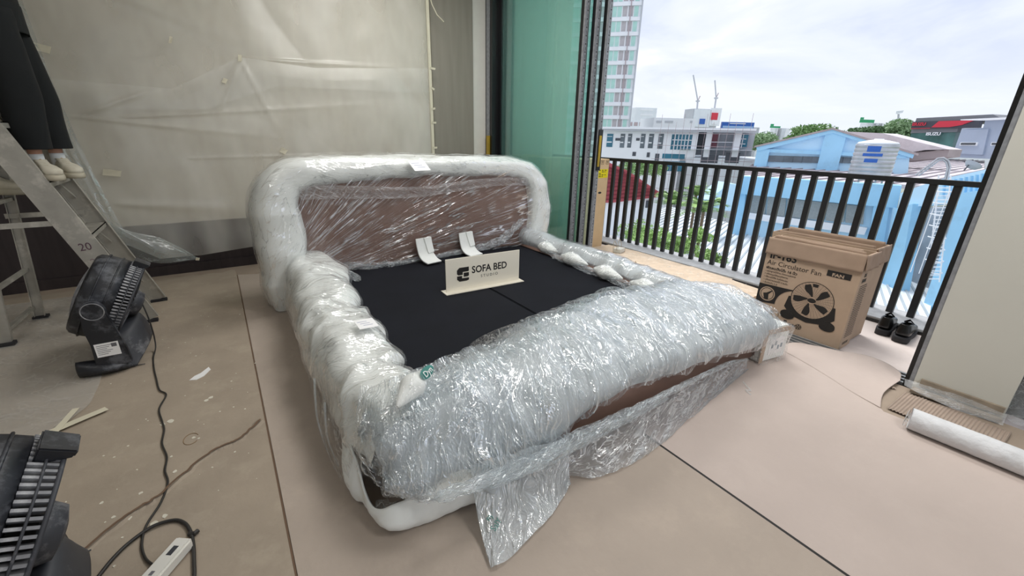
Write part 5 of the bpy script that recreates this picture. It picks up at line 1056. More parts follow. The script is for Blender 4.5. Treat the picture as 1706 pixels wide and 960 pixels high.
slab('kraft_scrap', [(2.84, .34), (2.93, .34), (2.92, -.6), (2.86, -.6)], .006, .0085, m_card, 'narrow brown cardboard strip lying beside the white roll', 'cardboard')
# ================================================================== the town beyond the balcony
GZ = -13.0
m_grd = pbr('town_ground', '9aa093', .95, var=.2, scale=.05)
struct(MB().span((8, -900, GZ - .5), (1800, 1500, GZ)).build('ground', m_grd))
class Facade:
    """upright wall plane standing between two bearings at two distances; local x along it, y away, z up (0 = eye level floor)"""
    def __init__(s, name, label, cat_, uL, dL, uR, dR, v=236, group=None):
        A = far(uL, v, dL); B = far(uR, v, dR); s.o = np.array([A[0], A[1], 0.]); e = B - A; e[2] = 0; s.W = np.linalg.norm(e); s.ex = e / s.W
        s.n = np.array([-s.ex[1], s.ex[0], 0.])
        if s.n @ s.o < 0: s.n = -s.n
        s.flip = np.cross(s.ex, s.n)[2] < 0; s.root = None
        s.root = empty(name, tuple(s.o + np.array([0, 0, GZ])), math.atan2(s.ex[1], s.ex[0]), label, cat_, group); s.inv = Matrix.Translation((0, 0, -GZ)); s.sg = -1 if s.flip else 1
    def hit(s, u, v):
        r = RW @ np.array([u - 853., v - 480., F]); t = ((s.o - np.array([0, 0, EYE])) @ s.n) / (r @ s.n); p = np.array([0, 0, EYE]) + r * t; return float((p - s.o) @ s.ex), float(p[2])
    def put(s, mb, name, mat, parent=None, **k):
        o = mb.build(name, mat, parent or s.root, **k); 
        if parent is None: o.matrix_parent_inverse = s.inv
        return o
    def box(s, name, x0, x1, z0, z1, y0, y1, mat, parent=None): return s.put(MB().span((x0, s.sg * y0, z0), (x1, s.sg * y1, z1)), name, mat, parent)
    def px(s, name, u0, v0, u1, v1, y0, y1, mat, parent=None):
        a = s.hit(u0, v0); b = s.hit(u1, v1); return s.box(name, a[0], b[0], b[1], a[1], y0, y1, mat, parent)
    def poly(s, name, pts, y0, y1, mat, parent=None):
        q = [s.hit(*p) for p in pts]; A = Matrix(((1, 0, 0, 0), (0, 0, 1, 0), (0, 1, 0, 0), (0, 0, 0, 1))); return s.put(MB().prism(q, s.sg * y0, s.sg * y1, A), name, mat, parent)
T_ = dict(white=pbr('far_white', 'eff2f6', .8, var=.03, scale=.3), pale=pbr('far_pale', 'e4eaef', .8, var=.04, scale=.3), grey=pbr('far_grey', 'bfc3c9', .8, var=.06, scale=.3), dark=pbr('far_dark', '4c5058', .5, var=.1),  # pale far tones put the distance haze into the colour
          green=pbr('far_green_glass', 'b6dfd6', .3, var=.12, scale=.5), bay=pbr('far_bay', 'b9b5b8', .6, var=.15, scale=.8), mull=pbr('far_mullion', 'b5a6aa', .7), teal=pbr('far_teal_glass', '2f6f86', .15, var=.25, scale=.6),
          blue=pbr('sky_blue_paint', '9fd2f0', .7, var=.05, scale=.4, dirt='8fb9d2', dscale=.7, damt=.4), blue2=pbr('pale_blue_paint', 'bfe2f6', .7, var=.04, scale=.3), roof=pbr('pinkish_roof', 'ddd5d8', .75, var=.08, scale=.5, dirt='a39a9c', dscale=.3, damt=.4),
          roof2=pbr('grey_brown_roof', 'aa9f9f', .85, var=.12, scale=.4), win=pbr('dark_window', '5f6a72', .2, var=.3, scale=.6), red=pbr('red_tiles', 'b0545c', .7, var=.1, scale=4), metal=pbr('white_metal_roof', 'eff3f5', .5, var=.04, scale=.6),
          steel=pbr('stainless', 'b9bcc0', .3, metal=.6, var=.2, scale=1), sblue=pbr('sign_blue', '2e62b5', .5), sgreen=pbr('sign_green', '2aa06a', .5), chev=pbr('chevron_red', 'd63a4c', .5), fascia=pbr('fascia_dark', '4b4c55', .5), facg=pbr('fascia_grey', '7d7f84', .6), bgrey=pbr('blue_grey_panel', 'a7b3c6', .7, var=.04, scale=.3), trunk=pbr('trunk', '6b5d4c', .9))
# residential tower ------------------------------------------------
tw = Facade('residential_tower', 'tall pale residential tower with rows of green windows and recessed balconies', 'building', 905, 112, 1048, 108, v=205)
W_ = tw.W; tw.box('tower_wall', -8, W_, GZ, 60, .6, 18, T_['white']); tw.box('tower_edge', W_, W_ + .35, GZ, 60, .0, 18, T_['grey'])
gw = None; bw = None; fh = 3.15
for fl in range(-1, 15):
    z = 1.0 + fl * fh
    tw.box('floor_band', -8, W_, z + 2.35, z + fh, .2, .62, T_['white'])
    for rep in range(2):
        x = W_ - .5 - rep * 10.2
        for kd in 'GBBGGBBG':
            w = 1.05 if kd == 'G' else 1.25; x -= w
            if kd == 'G':
                if gw is None:
                    gw = MB().span((0, 0, 0), (.98, .1 * tw.sg, 2.1)); gw.span((.45, -.05, 0), (.53, .12, 2.1)); gw = gw.build('window', T_['green'], tw.root); o = gw
                else: o = cp(gw, tw.root)
                o.location = (x, tw.sg * .52, z + .15 - GZ)
            else:
                if bw is None:
                    b_ = MB().span((.06, 0, 0), (1.12, .1 * tw.sg, 2.3)); bw = b_.build('recessed_bay', T_['bay'], tw.root); o = bw
                    bw2 = MB().span((0, -.2 * tw.sg, 0), (1.15, -.1 * tw.sg, .75)).build('balcony_parapet', T_['white'], tw.root); o2 = bw2
                else: o = cp(bw, tw.root); o2 = cp(bw2, tw.root)
                o.location = (x, tw.sg * .55, z - GZ); o2.location = (x, tw.sg * .55, z - .62 - GZ)
            x -= .12
for q in range(3):
    for dx in (2.8, 7.9): tw.box('column_strip', W_ - dx - q * 10.2 + .3, W_ - dx - q * 10.2 + .5, GZ, 60, .0, .3, T_['mull'])
# white office block ----------------------------------------------
of = Facade('office_block', 'long white two-storey office block with tall narrow windows and teal glazing', 'building', 1005, 62, 1256, 56, v=236)
of.px('wall', 1005, 218, 1133, 400, .0, 14, T_['white']); of.px('wall', 1133, 262, 1256, 400, .0, 14, T_['pale']); of.px('recess', 1133, 219, 1256, 262, 2.2, 3, T_['grey'])
of.px('roof_slab', 1003, 211.5, 1257, 218.5, -1.2, 15, T_['white']); of.px('roof_edge', 1003, 217.8, 1257, 219, -1.1, 0, T_['grey'])
for u, v, w, h in ((1012, 223, 8, 22), (1034.5, 223, 5, 23), (1047, 223, 4, 23), (1068.5, 223, 4.5, 24), (1082, 223, 5, 24), (1098, 223, 5, 25)):
    f = of.px('window', u, v, u + w, v + h, -.06, .1, T_['win' if w < 8 else 'teal'])
    a = of.hit(u, v + 4); b = of.hit(u + w, v + 5); f2 = of.box('window_bar', a[0], b[0], b[1], a[1], -.1, -.05, T_['white'], f); c_ = of.hit(u, v + h * .62); of.box('window_bar', a[0], b[0], c_[1] - .08, c_[1] + .08, -.1, -.05, T_['white'], f)
for u, v, w, h in ((1025.5, 230, 8, 4.5), (1060, 230, 5.5, 4.5)): of.px('vent_window', u, v, u + w, v + h, -.06, .1, T_['dark'])
for u, v, w, h in ((1120, 224, 34, 26), (1230, 223, 17, 24)):
    f = of.px('curtain_glazing', u, v, u + w, v + h, -.05 if u < 1200 else 1, .2 if u < 1200 else 1.3, T_['teal'])
    for i in range(1, 6 if w > 20 else 3):
        a = of.hit(u + w * i / (6 if w > 20 else 3), v); of.box('mullion', a[0] - .05, a[0] + .05, of.hit(u, v + h)[1], a[1], -.12 if u < 1200 else .9, -.05 if u < 1200 else 1, T_['white'], f)
    for q in (.35, .7): a = of.hit(u, v + h * q); of.box('transom', a[0], of.hit(u + w, v)[0], a[1] - .05, a[1] + .05, -.12 if u < 1200 else .9, -.05 if u < 1200 else 1, T_['white'], f)
for u in (1155, 1178, 1226): of.px('pillar', u, 219, u + 2.6, 262, -.1, .5, T_['white'])
of.px('brown_glazing', 1159, 222, 1176, 248, 1.9, 2.2, T_['dark']); of.px('pink_panel', 1181, 223, 1196, 246, 1.9, 2.2, pbr('far_pink', 'a56b75', .7)); of.px('ledge', 1178, 236, 1226, 238, .3, 2.2, T_['white']); of.px('ledge', 1133, 248, 1258, 251, -.8, 2.2, T_['white'])
for u, v, w, h in ((1104, 256, 36, 9), (1104, 268, 36, 18), (1169, 258, 26, 14), (1210, 254, 20, 18), (1054, 253, 5, 7), (1078, 254, 4, 8), (1092, 256, 4, 22)): of.px('window', u, v, u + w, v + h, -.06, .1, T_['teal' if u in (1104,) else 'dark'])
mb = MB()
for i in range(13): a = of.hit(1100 + i * 12, 220); mb.span((a[0], of.sg * -2.2, -9), (a[0] + .04, of.sg * -2.16, a[1] + (1.2 if i % 3 else 2.2)))
for z in (-7, -5, -3, -1, .8, 2.4): mb.span((of.hit(1090, 230)[0], of.sg * -2.2, z), (of.hit(1256, 230)[0], of.sg * -2.15, z + .05))
of.put(mb, 'scaffold_poles', T_['mull'])['kind'] = 'stuff'
# mid-distance blocks ----------------------------------------------
def simple(label, uL, uR, vt, vb, d, mat, rows=0, cols=0, cat_='building', wm='grey', depth=10, name='city_block'):
    f = Facade(name, label, cat_, uL, d, uR, d * 1.01, v=220); a_, b_ = f.hit(uL, vt), f.hit(uR, vt); f.box('wall', a_[0], b_[0], GZ, a_[1], 0, depth, T_[mat])
    for r in range(rows):
        for c in range(cols):
            w = (uR - uL) / cols; h = (vb - vt) / rows; f.px('window', uL + w * (c + .2), vt + h * (r + .25), uL + w * (c + .8), vt + h * (r + .7), -.1, .1, T_[wm])
    return f
simple('pale low building far off, just right of the residential tower', 1060, 1095, 179, 212, 230, 'pale', 4, 1, wm='white', depth=20)
f = simple('white stepped block with dark slots behind the office roof', 1090, 1160, 196, 214, 120, 'white'); [f.px('window', u, 201, u + w, 205, -.1, .2, T_['grey']) for u, w in ((1094, 8), (1108, 13), (1150, 3))]
simple('low pale roofs stepping down beside the residential tower', 1046, 1090, 200, 214, 150, 'pale', 1, 5, wm='mull')
f = simple('grey high-rise shell with red banner and two cranes on it', 1156, 1198, 181, 212, 260, 'grey'); f.px('clad_panel', 1157, 182, 1180, 212, -.6, 0, T_['pale']); f.px('clad_panel', 1184, 180, 1197, 210, -.6, 0, T_['white']); f.px('red_banner', 1185, 188, 1193, 200, -1.2, -.6, T_['chev']); f.px('white_banner', 1185, 200, 1192, 207, -1.2, -.6, T_['white']); f.px('blue_banner', 1165, 198, 1172, 207, -1.2, -.6, T_['sblue'])
for lb, u0, v0, pts in (('tower crane with raised jib, left of the pair', 1161, 181, ((1161, 184), (1162.5, 168), (1155, 125))), ('tower crane with raised jib, right of the pair', 1190, 180, ((1190, 184), (1193, 163), (1191, 134)))):
    P0, P1, P2 = [far(u, v, 262) for u, v in pts]; c = empty('tower_crane', tuple(P0), 0, lb, 'crane'); q = lambda p: tuple(np.array(p) - P0)
    MB().bar(q(P0), q(P1), .9).build('mast', T_['grey'], c); MB().bar(q(P1), q(P2), .55).build('jib', T_['grey'], c); P3 = far(pts[1][0] + 4, pts[1][1] - 8, 262); MB().bar(q(P1), q(P3), .4).build('counter_jib', T_['mull'], c); P4 = far(pts[1][0] - 3, pts[1][1] + .5, 262); P5 = far(pts[1][0] + 3, pts[1][1] + .5, 262); MB().bar(q(P4), q(P5), .8).build('slewing_deck', T_['grey'], c)
bb = Facade('billboard', 'blue billboard panel standing behind the office roof', 'billboard', 1203, 140, 1256, 141, v=220); bb.px('panel', 1203, 203, 1255, 216, 0, .5, T_['sblue']); bb.px('picture_band', 1204, 209.5, 1254, 214, -.1, 0, pbr('billboard_sky', '9fc0e6', .6)); bb.px('lettering_band', 1216, 205, 1242, 207, -.1, 0, T_['white']); bb.px('legs', 1210, 212, 1212, 300, .1, .4, T_['grey']); bb.px('legs', 1246, 212, 1248, 300, .1, .4, T_['grey'])
R3 = random.Random(11); k = 0
for u in np.arange(1240, 1720, 17):
    w = R3.uniform(9, 14); vt = 236 + .021 * (u - 1240) - R3.uniform(4, 17); d = 290 + 50 * (k % 3); k += 1
    f = simple('pale distant low building on the skyline, part of the hazy row', u, u + w, vt, 246, d, R3.choice(['pale', 'white', 'grey', 'pale']), 1, 3, wm='grey', depth=15, name='skyline_building'); f.root['group'] = 'hazy skyline buildings'
for lb, u0, u1, v0, v1 in (('green rooftop sign on posts above the trees', 1434, 1456, 199, 205), ('small green rooftop sign far left of the larger one', 1284, 1300, 210, 213.5)):
    s_ = Facade('rooftop_sign', lb, 'sign', u0, 230, u1, 231, v=220); s_.px('panel', u0, v0, u1, v1, 0, .4, T_['sgreen']); s_.px('raised_letter', u0 + 1, v0 - 3.5, u0 + 5, v0, 0, .4, T_['sgreen'])
    for u in (u0 + 1, (u0 + u1) / 2, u1 - 1): s_.px('post', u, v1, u + .8, 290, .1, .4, T_['white'])
    s_.px('frame', u0 - 3, v1 + 1, u1 + 2, v1 + 1.8, 0, .3, T_['white'])
ms = Facade('floodlight_mast', 'leaning lattice floodlight mast beside the dealership', 'mast', 1494, 150, 1500, 150, v=220); ms.poly('pole', [(1488, 300), (1490, 300), (1499, 190), (1497, 190)], 0, .4, T_['grey']); ms.poly('lamp_rack', [(1494, 190), (1503, 188), (1505, 184), (1495, 185)], -.2, .4, T_['pale'])
# dealership -------------------------------------------------------
dl = Facade('dealership', 'grey car dealership with red chevron fascia and white sign letters', 'building', 1517, 96, 1640, 84, v=236)
dl.poly('parapet', [(1527, 197), (1654, 190.5), (1666, 196), (1636, 200), (1524, 205)], 0, 16, T_['facg']); dl.poly('fascia', [(1523, 203), (1636, 199.5), (1632, 213), (1520, 215)], -.5, .5, T_['fascia'])
dl.poly('chevron', [(1568, 202), (1627, 200.5), (1606, 208.5), (1585, 212), (1555, 212.5)], -.7, -.5, T_['chev']); dl.poly('soffit_band', [(1519, 215), (1597, 213.5), (1594, 220), (1517, 222)], 0, 12, T_['facg'])
dl.poly('glass_front', [(1517, 221), (1592, 219), (1584, 250), (1510, 250)], .2, 12, pbr('far_showroom', '4f7370', .2, var=.5, scale=.25)); dl.poly('red_edge', [(1521, 214), (1553, 213.3), (1553, 214.2), (1521, 215)], -.7, -.5, T_['chev'])
def ftext(fc, body, u, v, v2, mat, y=-.8):
    a = fc.hit(u, v2); b = fc.hit(u, v); M = Matrix.Translation((a[0], fc.sg * y, a[1])) @ Matrix.Rotation(PI / 2, 4, 'X'); t = text('sign_letters', body, (b[1] - a[1]) * 1.38, M, mat, fc.root, ext=.05, bold=.03, sx=1.15); t.matrix_parent_inverse = fc.inv; return t
ftext(dl, 'ISUZU', 1523.5, 204.8, 209.5, T_['chev']); ftext(dl, 'ISUZU', 1543, 220.5, 225.5, T_['white'], -.2)
d2_ = Facade('grey_hall', 'blue-grey panelled hall with small square windows, right of the dealership', 'building', 1588, 84, 1720, 70, v=236)
d2_.poly('wall', [(1597, 214), (1632, 213), (1636, 200), (1720, 196), (1720, 268), (1580, 262)], .6, 20, T_['bgrey']); d2_.poly('cornice', [(1602, 199), (1720, 193.5), (1720, 197), (1636, 201), (1602, 200.5)], -.2, 1, T_['white']); d2_.poly('raised_panel', [(1606, 216), (1644, 215), (1634, 258), (1594, 256)], .3, .6, T_['bgrey'])
for u0, n in ((1600.5, 4), (1652, 5)):
    d2_.px('window_surround', u0 - 1, 237, u0 + 25, 243, .1, .6, T_['white'])
    for i in range(n): w = 24 / n; d2_.px('window', u0 + i * w + .6, 238, u0 + (i + 1) * w - .6, 241.5, 0, .3, T_['dark'])
# blue gabled hall -------------------------------------------------
bh = Facade('blue_hall', 'sky-blue gabled warehouse hall with a strip of clerestory windows', 'building', 1262, 50, 1525, 42, v=240)
bh.poly('gable_wall', [(1263, 300), (1263, 247), (1388, 217), (1516, 262), (1512, 300)], .3, 1.0, T_['blue2'])
bh.poly('gable_trim', [(1260, 243), (1388, 213.5), (1388, 222), (1262, 252)], -.3, .8, T_['blue']); bh.poly('gable_trim', [(1388, 213.5), (1524, 254), (1520, 264), (1388, 222)], -.3, .8, T_['blue'])
bh.px('pillar', 1376, 220, 1390, 300, -.2, .6, T_['blue']); bh.px('pillar', 1262, 248, 1272, 300, -.2, .6, T_['blue']); bh.poly('lintel', [(1262, 253), (1510, 264), (1510, 258), (1262, 247.5)], -.1, .5, T_['blue'])
for u0, u1, v0, v1, n in ((1274, 1368, 259, 270, 6), (1392, 1428, 261.5, 272, 3)):
    for i in range(n): w = (u1 - u0) / n; f = bh.px('window', u0 + i * w + .8, v0 + i * .4, u0 + (i + 1) * w - .8, v1 + i * .4, .1, .35, T_['win'])
a0, a1, a2 = bh.hit(1258, 243), bh.hit(1388, 213), bh.hit(1530, 256); y = bh.sg
bh.put(MB().add([(a0[0], y * -.4, a0[1]), (a1[0], y * -.4, a1[1]), (a2[0], y * -.4, a2[1]), (a0[0], y * 45, a0[1]), (a1[0], y * 45, a1[1]), (a2[0], y * 45, a2[1])] + [(a0[0], y * -.4, a0[1] - .2), (a1[0], y * -.4, a1[1] - .2), (a2[0], y * -.4, a2[1] - .2)], [(0, 1, 4, 3), (1, 2, 5, 4), (0, 6, 7, 1), (1, 7, 8, 2)]), 'roof', T_['roof2'])
bh2 = Facade('brown_roof_shed', 'long shed with weathered grey-brown roof behind the blue hall', 'building', 1400, 60, 1585, 50, v=240)
bh2.poly('roof', [(1402, 219), (1470, 222), (1580, 249), (1540, 250), (1516, 254), (1460, 236)], 0, 4, T_['roof']); bh2.poly('end_wall', [(1500, 268), (1524, 254), (1580, 249), (1576, 262), (1500, 270)], .3, 4, T_['roof2'])
# flat roofs between ------------------------------------------------
def slabroof(name, label, pts, z, th, mat, ribs=None, cat_='roof', rmat=None):
    q = [far(u, v, 1.0) - np.array([0, 0, EYE]) for u, v in pts]; q = [np.array([0, 0, EYE]) + r * ((z - EYE) / r[2]) for r in q]
    t = empty(name, (float(q[0][0]), float(q[0][1]), z), 0, label, cat_); loc = [(p[0] - q[0][0], p[1] - q[0][1]) for p in q]; MB().prism(loc, -th, 0).build('deck', mat, t)
    if ribs:
        d = np.array(ribs[0]); d = d / np.linalg.norm(d); nn = np.array([-d[1], d[0]]); L_ = np.array(loc); 
        s0, s1 = (L_ @ nn).min(), (L_ @ nn).max(); base = None; ln = []; s = s0 + ribs[1] / 2
        while s < s1:
            xs_ = []
            for i in range(len(L_)):
                a, b = L_[i] @ nn - s, L_[(i + 1) % len(L_)] @ nn - s
                if a * b < 0: p = L_[i] + (L_[(i + 1) % len(L_)] - L_[i]) * (a / (a - b)); xs_.append(p @ d)
            if len(xs_) >= 2:
                A = d * min(xs_) + nn * s; B = d * max(xs_) + nn * s
                if base is None: base = MB().span((0, -ribs[2], 0), (1, ribs[2], ribs[3])).build('roof_rib', rmat or mat, t); o = base
                else: o = cp(base, t)
                o.location = (A[0], A[1], 0); o.rotation_euler = (0, 0, math.atan2(d[1], d[0])); o.scale = (float(np.linalg.norm(B - A)), 1, 1)
            s += ribs[1]
    return t
rd = far(1390, 240, 1) - np.array([0, 0, EYE]); rd2 = far(1800, 250, 1) - np.array([0, 0, EYE])
slabroof('flat_roof', 'wide pinkish sheet-metal flat roof between the blue hall and the blue wall', [(1230, 293), (1532, 309), (1640, 304), (1640, 268), (1520, 262), (1262, 268)], -1.35, .3, T_['roof'], ((rd2[0], rd2[1]), 1.1, .05, .12), rmat=pbr('roof_rib_grey', 'aaa2a6', .8))
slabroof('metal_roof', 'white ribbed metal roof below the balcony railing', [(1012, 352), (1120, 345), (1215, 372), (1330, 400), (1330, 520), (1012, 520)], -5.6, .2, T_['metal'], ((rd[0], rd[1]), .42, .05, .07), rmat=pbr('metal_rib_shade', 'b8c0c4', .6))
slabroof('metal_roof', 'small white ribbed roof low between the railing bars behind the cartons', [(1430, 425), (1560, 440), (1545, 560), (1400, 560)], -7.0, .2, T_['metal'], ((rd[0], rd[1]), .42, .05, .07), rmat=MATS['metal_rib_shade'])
# near blue wall ---------------------------------------------------
bw_ = Facade('blue_building', 'near sky-blue building wall with wide grey windows behind the railing', 'building', 1222, 33, 1502, 27, v=300)
bw_.poly('parapet', [(1232, 293), (1502, 309), (1494, 346), (1228, 322)], -.4, .6, T_['blue']); bw_.poly('wall', [(1228, 322), (1494, 346), (1480, 470), (1215, 450)], .4, .9, T_['blue2']); bw_.poly('sill_beam', [(1225, 352), (1445, 380), (1440, 392), (1223, 362)], .1, .5, T_['white'])
for i in range(6):
    u0 = 1246 + i * 33; w = 30; vt0 = 325 + i * 3.3; f = bw_.poly('window', [(u0, vt0), (u0 + w, vt0 + 3), (u0 + w - 3, vt0 + 33), (u0 - 3, vt0 + 30)], .2, .45, pbr('window_grey', '8f989a', .25, var=.1) if 'window_grey' not in MATS else MATS['window_grey'])  # panes in one even grey
bw_.poly('pillar', [(1228, 322), (1243, 322), (1232, 430), (1216, 430)], -.2, .6, T_['blue']); bw_.poly('pillar', [(1456, 338), (1482, 341), (1462, 470), (1436, 470)], -.3, .6, T_['blue']); bw_.poly('drain_pipe', [(1487, 345), (1491, 345), (1470, 470), (1466, 470)], -.7, -.4, T_['blue2'])
bs = Facade('blue_annex', 'blue annex frame with deep pillars and ribbed parapet at the far right', 'building', 1490, 27, 1680, 20, v=300)
bs.poly('ribbed_parapet', [(1500, 322), (1560, 300), (1672, 276), (1650, 330), (1496, 348)], 0, .5, T_['blue2']); bs.poly('pillar', [(1500, 348), (1530, 340), (1490, 560), (1452, 560)], -.3, .4, T_['blue']); bs.poly('pillar', [(1612, 322), (1640, 318), (1570, 560), (1530, 560)], -.3, .6, T_['blue']); bs.poly('back_wall', [(1480, 345), (1660, 325), (1600, 600), (1430, 600)], 2.0, 2.3, pbr('annex_grey', 'a8aeb4', .8, var=.3, scale=.6))
for i in range(5): bs.poly('panel', [(1625 - i * 9, 345 + i * 34), (1690 - i * 9, 340 + i * 34), (1684 - i * 9, 370 + i * 34), (1618 - i * 9, 375 + i * 34)], .6, .9, T_['blue'])
for i in range(9): u = 1575 + i * 9; bs.poly('parapet_rib', [(u, 302 - i * 1.8), (u + 2, 302 - i * 1.8), (u - 1, 328), (u - 3, 328)], -.12, 0, T_['blue'])
# caged access ladder ----------------------------------------------
cl = Facade('caged_ladder', 'white caged access ladder rising to the flat roof', 'ladder', 1540, 22, 1590, 21.5, v=330)
def pln(fc, name, pts, r, mat): return fc.put(MB().tube([(fc.hit(*p)[0], 0, fc.hit(*p)[1]) for p in pts], r, 6), name, mat)
for du in (0, 20): pln(cl, 'rail', [(1545 + du, 470), (1560 + du, 340), (1564 + du, 292)], .035, T_['white'])
for i in range(26): v = 300 + i * 6.6; u = 1562 - (v - 300) * .105; a = cl.hit(u, v); b = cl.hit(u + 20, v); cl.put(MB().bar((a[0], 0, a[1]), (b[0], 0, b[1]), .04), 'rung', T_['white'])
for i in range(8):
    v = 318 + i * 19; u = 1561 - (v - 300) * .105; a = cl.hit(u - 5, v); b = cl.hit(u + 25, v); c = (a[0] + b[0]) / 2; rr = (b[0] - a[0]) / 2
    cl.put(MB().tube([(c + rr * math.cos(q), -cl.sg * rr * 1.1 * math.sin(q), a[1]) for q in np.linspace(0, PI, 13)], .03, 5), 'cage_hoop', T_['white'])
for k2 in range(5): q = PI * (k2 + .5) / 5; a = cl.hit(1572, 318); lo_ = cl.hit(1558, 455); cl.put(MB().bar((a[0] + .55 * math.cos(q), -cl.sg * .6 * math.sin(q), a[1]), (a[0] + .55 * math.cos(q) + (lo_[0] - a[0]) * .0, -cl.sg * .6 * math.sin(q), lo_[1]), .03), 'cage_strap', T_['white'])
hr = Facade('roof_handrail', 'curved white handrail loop on the flat roof above the caged ladder', 'handrail', 1520, 23, 1600, 22, v=300)
pln(hr, 'hoop', [(1525, 292), (1548, 275), (1562, 264), (1572, 263), (1580, 268), (1583, 278), (1578, 300)], .045, T_['steel']); pln(hr, 'hoop', [(1530, 293), (1552, 276), (1564, 267), (1571, 266), (1577, 271), (1579, 280), (1574, 300)], .045, T_['steel'])
dsh = Facade('satellite_dish', 'small satellite dish on the edge of the flat roof', 'dish', 1608, 26, 1625, 26, v=285); pln(dsh, 'mast', [(1606, 284), (1620, 268), (1621, 266)], .04, T_['dark']); dsh.put(MB().lathe([(.02, 0), (.3, .12), (.45, .3)], 18, Matrix.Translation((dsh.hit(1615, 281)[0], 0, dsh.hit(1615, 281)[1])) @ Matrix.Rotation(.6, 4, 'Y')), 'dish', T_['grey'])
# water tank -------------------------------------------------------
wt_p = far(1456, 262, 31); wt_z = -1.35; wt_k = 31 / F
wt = empty('water_tank', (float(wt_p[0]), float(wt_p[1]), wt_z), 0, 'ribbed stainless water tank with white domed lid on the flat roof', 'water tank'); R_t = 1.28; zt = .0
top_z = float(far(1456, 240, 31)[2]) - wt_z
prof = [(R_t * .97, .35)]
nb = 9
for i in range(nb): z0_ = .35 + (top_z - .35) * i / nb; z1_ = .35 + (top_z - .35) * (i + 1) / nb; prof += [(R_t, z0_ + .05), (R_t, z1_ - .07), (R_t * .965, z1_ - .02)]
MB().lathe(prof, 40).build('drum', T_['steel'], wt, smooth=True); MB().lathe([(R_t * .98, top_z - .02), (R_t * .9, top_z + .12), (R_t * .45, top_z + .26), (.3, top_z + .30), (.28, top_z + .36)], 32).build('lid', T_['white'], wt, smooth=True)
for i in range(4): an = PI / 4 + i * PI / 2; MB().bar((R_t * .8 * math.cos(an), R_t * .8 * math.sin(an), 0), (R_t * .8 * math.cos(an), R_t * .8 * math.sin(an), .4), .1).build('leg', T_['grey'], wt)
for i in range(nb - 1): 
    if i % 2 == 0: MB().lathe([(R_t * 1.003, .35 + (top_z - .35) * (i + .25) / nb), (R_t * 1.005, .35 + (top_z - .35) * (i + .6) / nb)], 40).build('dark_band', T_['bay'], wt)
dr = -np.array([wt_p[0], wt_p[1]]); dr /= np.linalg.norm(dr); a0 = math.atan2(dr[1], dr[0]) - .1
for zc, h, w in ((.60, .13, .30), (.74, .10, .45), (.88, .20, .30), (.92, .0, 0)):
    if h: zc_ = top_z * zc; MB().add([(R_t * 1.015 * math.cos(a0 + q), R_t * 1.015 * math.sin(a0 + q), z_) for q in np.linspace(-w, w, 7) for z_ in (zc_ - h, zc_ + h)], [(2 * i, 2 * i + 2, 2 * i + 3, 2 * i + 1) for i in range(6)]).build('blue_label', T_['sblue'], wt)
# red roof house ---------------------------------------------------
rh = Facade('red_roof_house', 'small house with dark red tiled roof beyond the left railing bars', 'house', 1015, 30, 1108, 31, v=330)
rh.poly('roof', [(1008, 268), (1045, 284), (1106, 325), (1100, 328), (1020, 338), (1005, 338)], 0, 5, T_['red'])
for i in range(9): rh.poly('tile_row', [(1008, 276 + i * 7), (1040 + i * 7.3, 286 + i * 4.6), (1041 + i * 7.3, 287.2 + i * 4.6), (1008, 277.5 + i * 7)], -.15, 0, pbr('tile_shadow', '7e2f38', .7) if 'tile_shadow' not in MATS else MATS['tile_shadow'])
rh.poly('wall', [(1008, 337), (1098, 327), (1096, 400), (1000, 400)], .3, 5, T_['white']); rh.px('window', 1080, 335, 1084, 347, .2, .35, T_['dark'])
# blue lean-to at the left of the near wall
bl = Facade('blue_lean_to', 'pointed light-blue wall end beside the palm', 'building', 1178, 31, 1232, 31, v=330); bl.poly('wall', [(1180, 334), (1214, 306), (1232, 308), (1226, 352), (1182, 350)], 0, 2, T_['blue2'])
# plants -----------------------------------------------------------
def leafmat(n, c): return pbr(n, c, .6, var=.35, scale=3)
lf = [leafmat('leaf_light', '98b970'), leafmat('leaf_mid', '7a9c60'), leafmat('leaf_dark', '5c7c52'), leafmat('leaf_far', '8fac80')]
def canopy(name, label, cat_, ctr, rad, n, size, mat, seed, trunk=True, group=None, base=None):
    c = np.array(ctr, float); t = empty(name, (float(c[0]), float(c[1]), GZ if base is None else base), 0, label, cat_, group); zb = c[2] - (GZ if base is None else base); r = np.random.RandomState(seed)
    lobes = r.randn(14, 3); lobes /= np.linalg.norm(lobes, axis=1)[:, None]; lobes = lobes * np.array(rad) * r.uniform(.3, .65, (14, 1)); vs = []; fs = []
    for i in range(n):
        l = lobes[r.randint(14)]; d = r.randn(3); d /= np.linalg.norm(d); p = l + d * np.array(rad) * .42 * r.uniform(.75, 1.05); a = r.randn(3); a /= np.linalg.norm(a); b = np.cross(a, r.randn(3)); b /= np.linalg.norm(b); s = size * r.uniform(.6, 1.3); q = len(vs)
        for e in (-a * s, b * s * .4, a * s, -b * s * .4): w = p + e; vs.append((w[0], w[1], w[2] + zb))
        fs.append((q, q + 1, q + 2, q + 3))
    o = MB().add(vs, fs).build('foliage', mat, t); o['kind'] = 'stuff'
    if trunk: MB().tube([(0, 0, 0), (.1, .05, zb * .6), (0, 0, zb)], [rad[0] * .06 + .05, rad[0] * .05 + .03, rad[0] * .03 + .02], 8).build('trunk', T_['trunk'], t)
    return t
canopy('spreading_tree', 'dark rounded tree crown behind the left slope of the blue hall', 'tree', far(1355, 224, 105), (9, 9, 2.6), 5000, .45, lf[1], 1)
canopy('spreading_tree', 'pale green tree crown between the blue hall and the dealership', 'tree', far(1500, 221, 110), (6, 6, 3.4), 4000, .45, lf[3], 2)
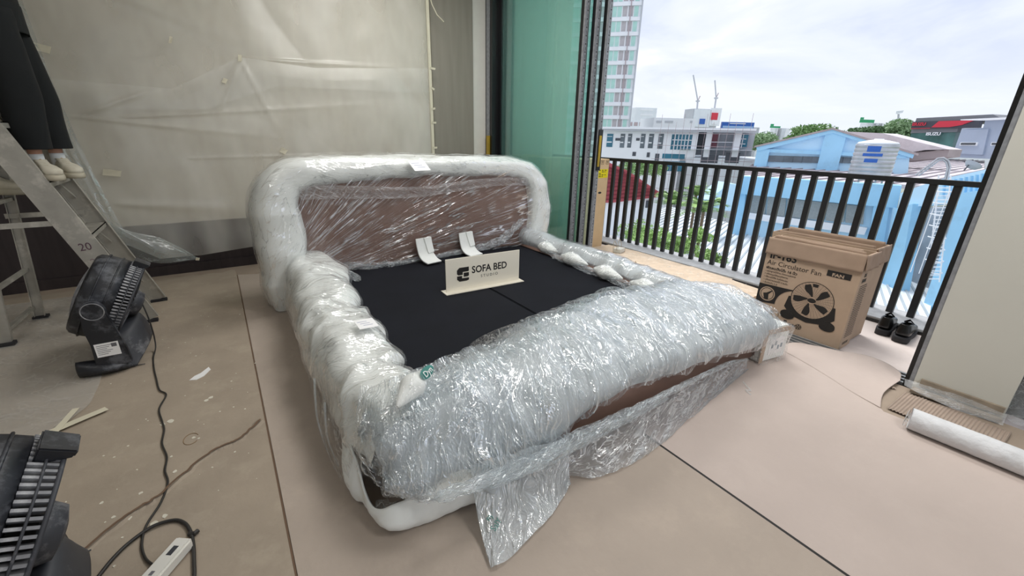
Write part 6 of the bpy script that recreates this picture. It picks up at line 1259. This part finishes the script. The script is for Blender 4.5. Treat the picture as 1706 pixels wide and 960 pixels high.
canopy('spreading_tree', 'low dark tree crown behind the brown roof, under the green sign', 'tree', far(1452, 218, 125), (7, 7, 1.8), 3000, .45, lf[2], 3)
canopy('spreading_tree', 'hazy roadside tree just right of the office block', 'tree', far(1268, 234, 100), (5, 5, 2.4), 2500, .4, lf[3], 4)
canopy('spreading_tree', 'dark bush under the office block seen between the railing bars', 'tree', far(1065, 280, 40), (3.4, 3.4, .9), 1800, .16, lf[1], 14)
def palm(name, label, p, n, L_, seed, base=GZ):
    r = random.Random(seed); t = empty(name, (float(p[0]), float(p[1]), base), 0, label, 'palm'); zb = float(p[2]) - base; MB().tube([(0, 0, 0), (.05, 0, zb * .5), (0, 0, zb)], [.12, .10, .09], 8).build('trunk', T_['trunk'], t)
    for i in range(n):
        an = 2.4 * i; el = r.uniform(.3, 1.3); e = np.array([math.cos(an) * math.cos(el), math.sin(an) * math.cos(el), math.sin(el)]); pts = [np.array([0, 0, zb]) + e * L_ * s + np.array([0, 0, -L_ * .55 * s * s]) for s in np.linspace(0, 1, 8)]; mb = MB(); sd = np.array([-math.sin(an), math.cos(an), 0])
        for j in range(1, 8):
            for q in (-1, 1):
                for h in (0, .5):
                    b0 = pts[j - 1] * (1 - h) + pts[j] * h; w = .42 * L_ * (1 - abs(j / 8 - .45)); tip = b0 + sd * q * w * .8 + e * w * .55 + np.array([0, 0, -.25 * w]); ax = (pts[j] - pts[j - 1]); ax = ax / np.linalg.norm(ax) * .05; mb.add([b0 - ax, tip, b0 + ax], [(0, 1, 2)])
        mb.tube([tuple(x) for x in pts], .012, 4); mb.build('frond', lf[i % 2], t)
    return t
palm('palm', 'palm crown nearest the blue lean-to between the railing bars', far(1172, 352, 24), 16, 1.9, 1); palm('palm', 'palm crown left of the other, beside the red roof house', far(1118, 340, 29), 16, 1.9, 2); palm('palm', 'low palm crown behind the other two', far(1160, 325, 28), 14, 1.7, 3)
for i, (u, v, d, r_, lb) in enumerate(((1062, 388, 14, (.9, .9, .5), 'leafy shrub top by the tall carton, leftmost beyond the railing'), (1095, 402, 12, (.8, .8, .35), 'leafy shrub top second from the left beyond the railing'), (1130, 408, 12, (.55, .6, .30), 'leafy shrub top in the middle of the row beyond the railing'), (1165, 392, 12, (.35, .5, .22), 'small leafy shrub top high in the row beyond the railing'), (1185, 432, 10.5, (.45, .5, .22), 'low leafy shrub top at the right end of the row'))):
    canopy('shrub', lb, 'shrub', far(u, v, d), r_, 1500, .055, lf[0], 20 + i, group='shrubs rising beside the white ribbed roof')
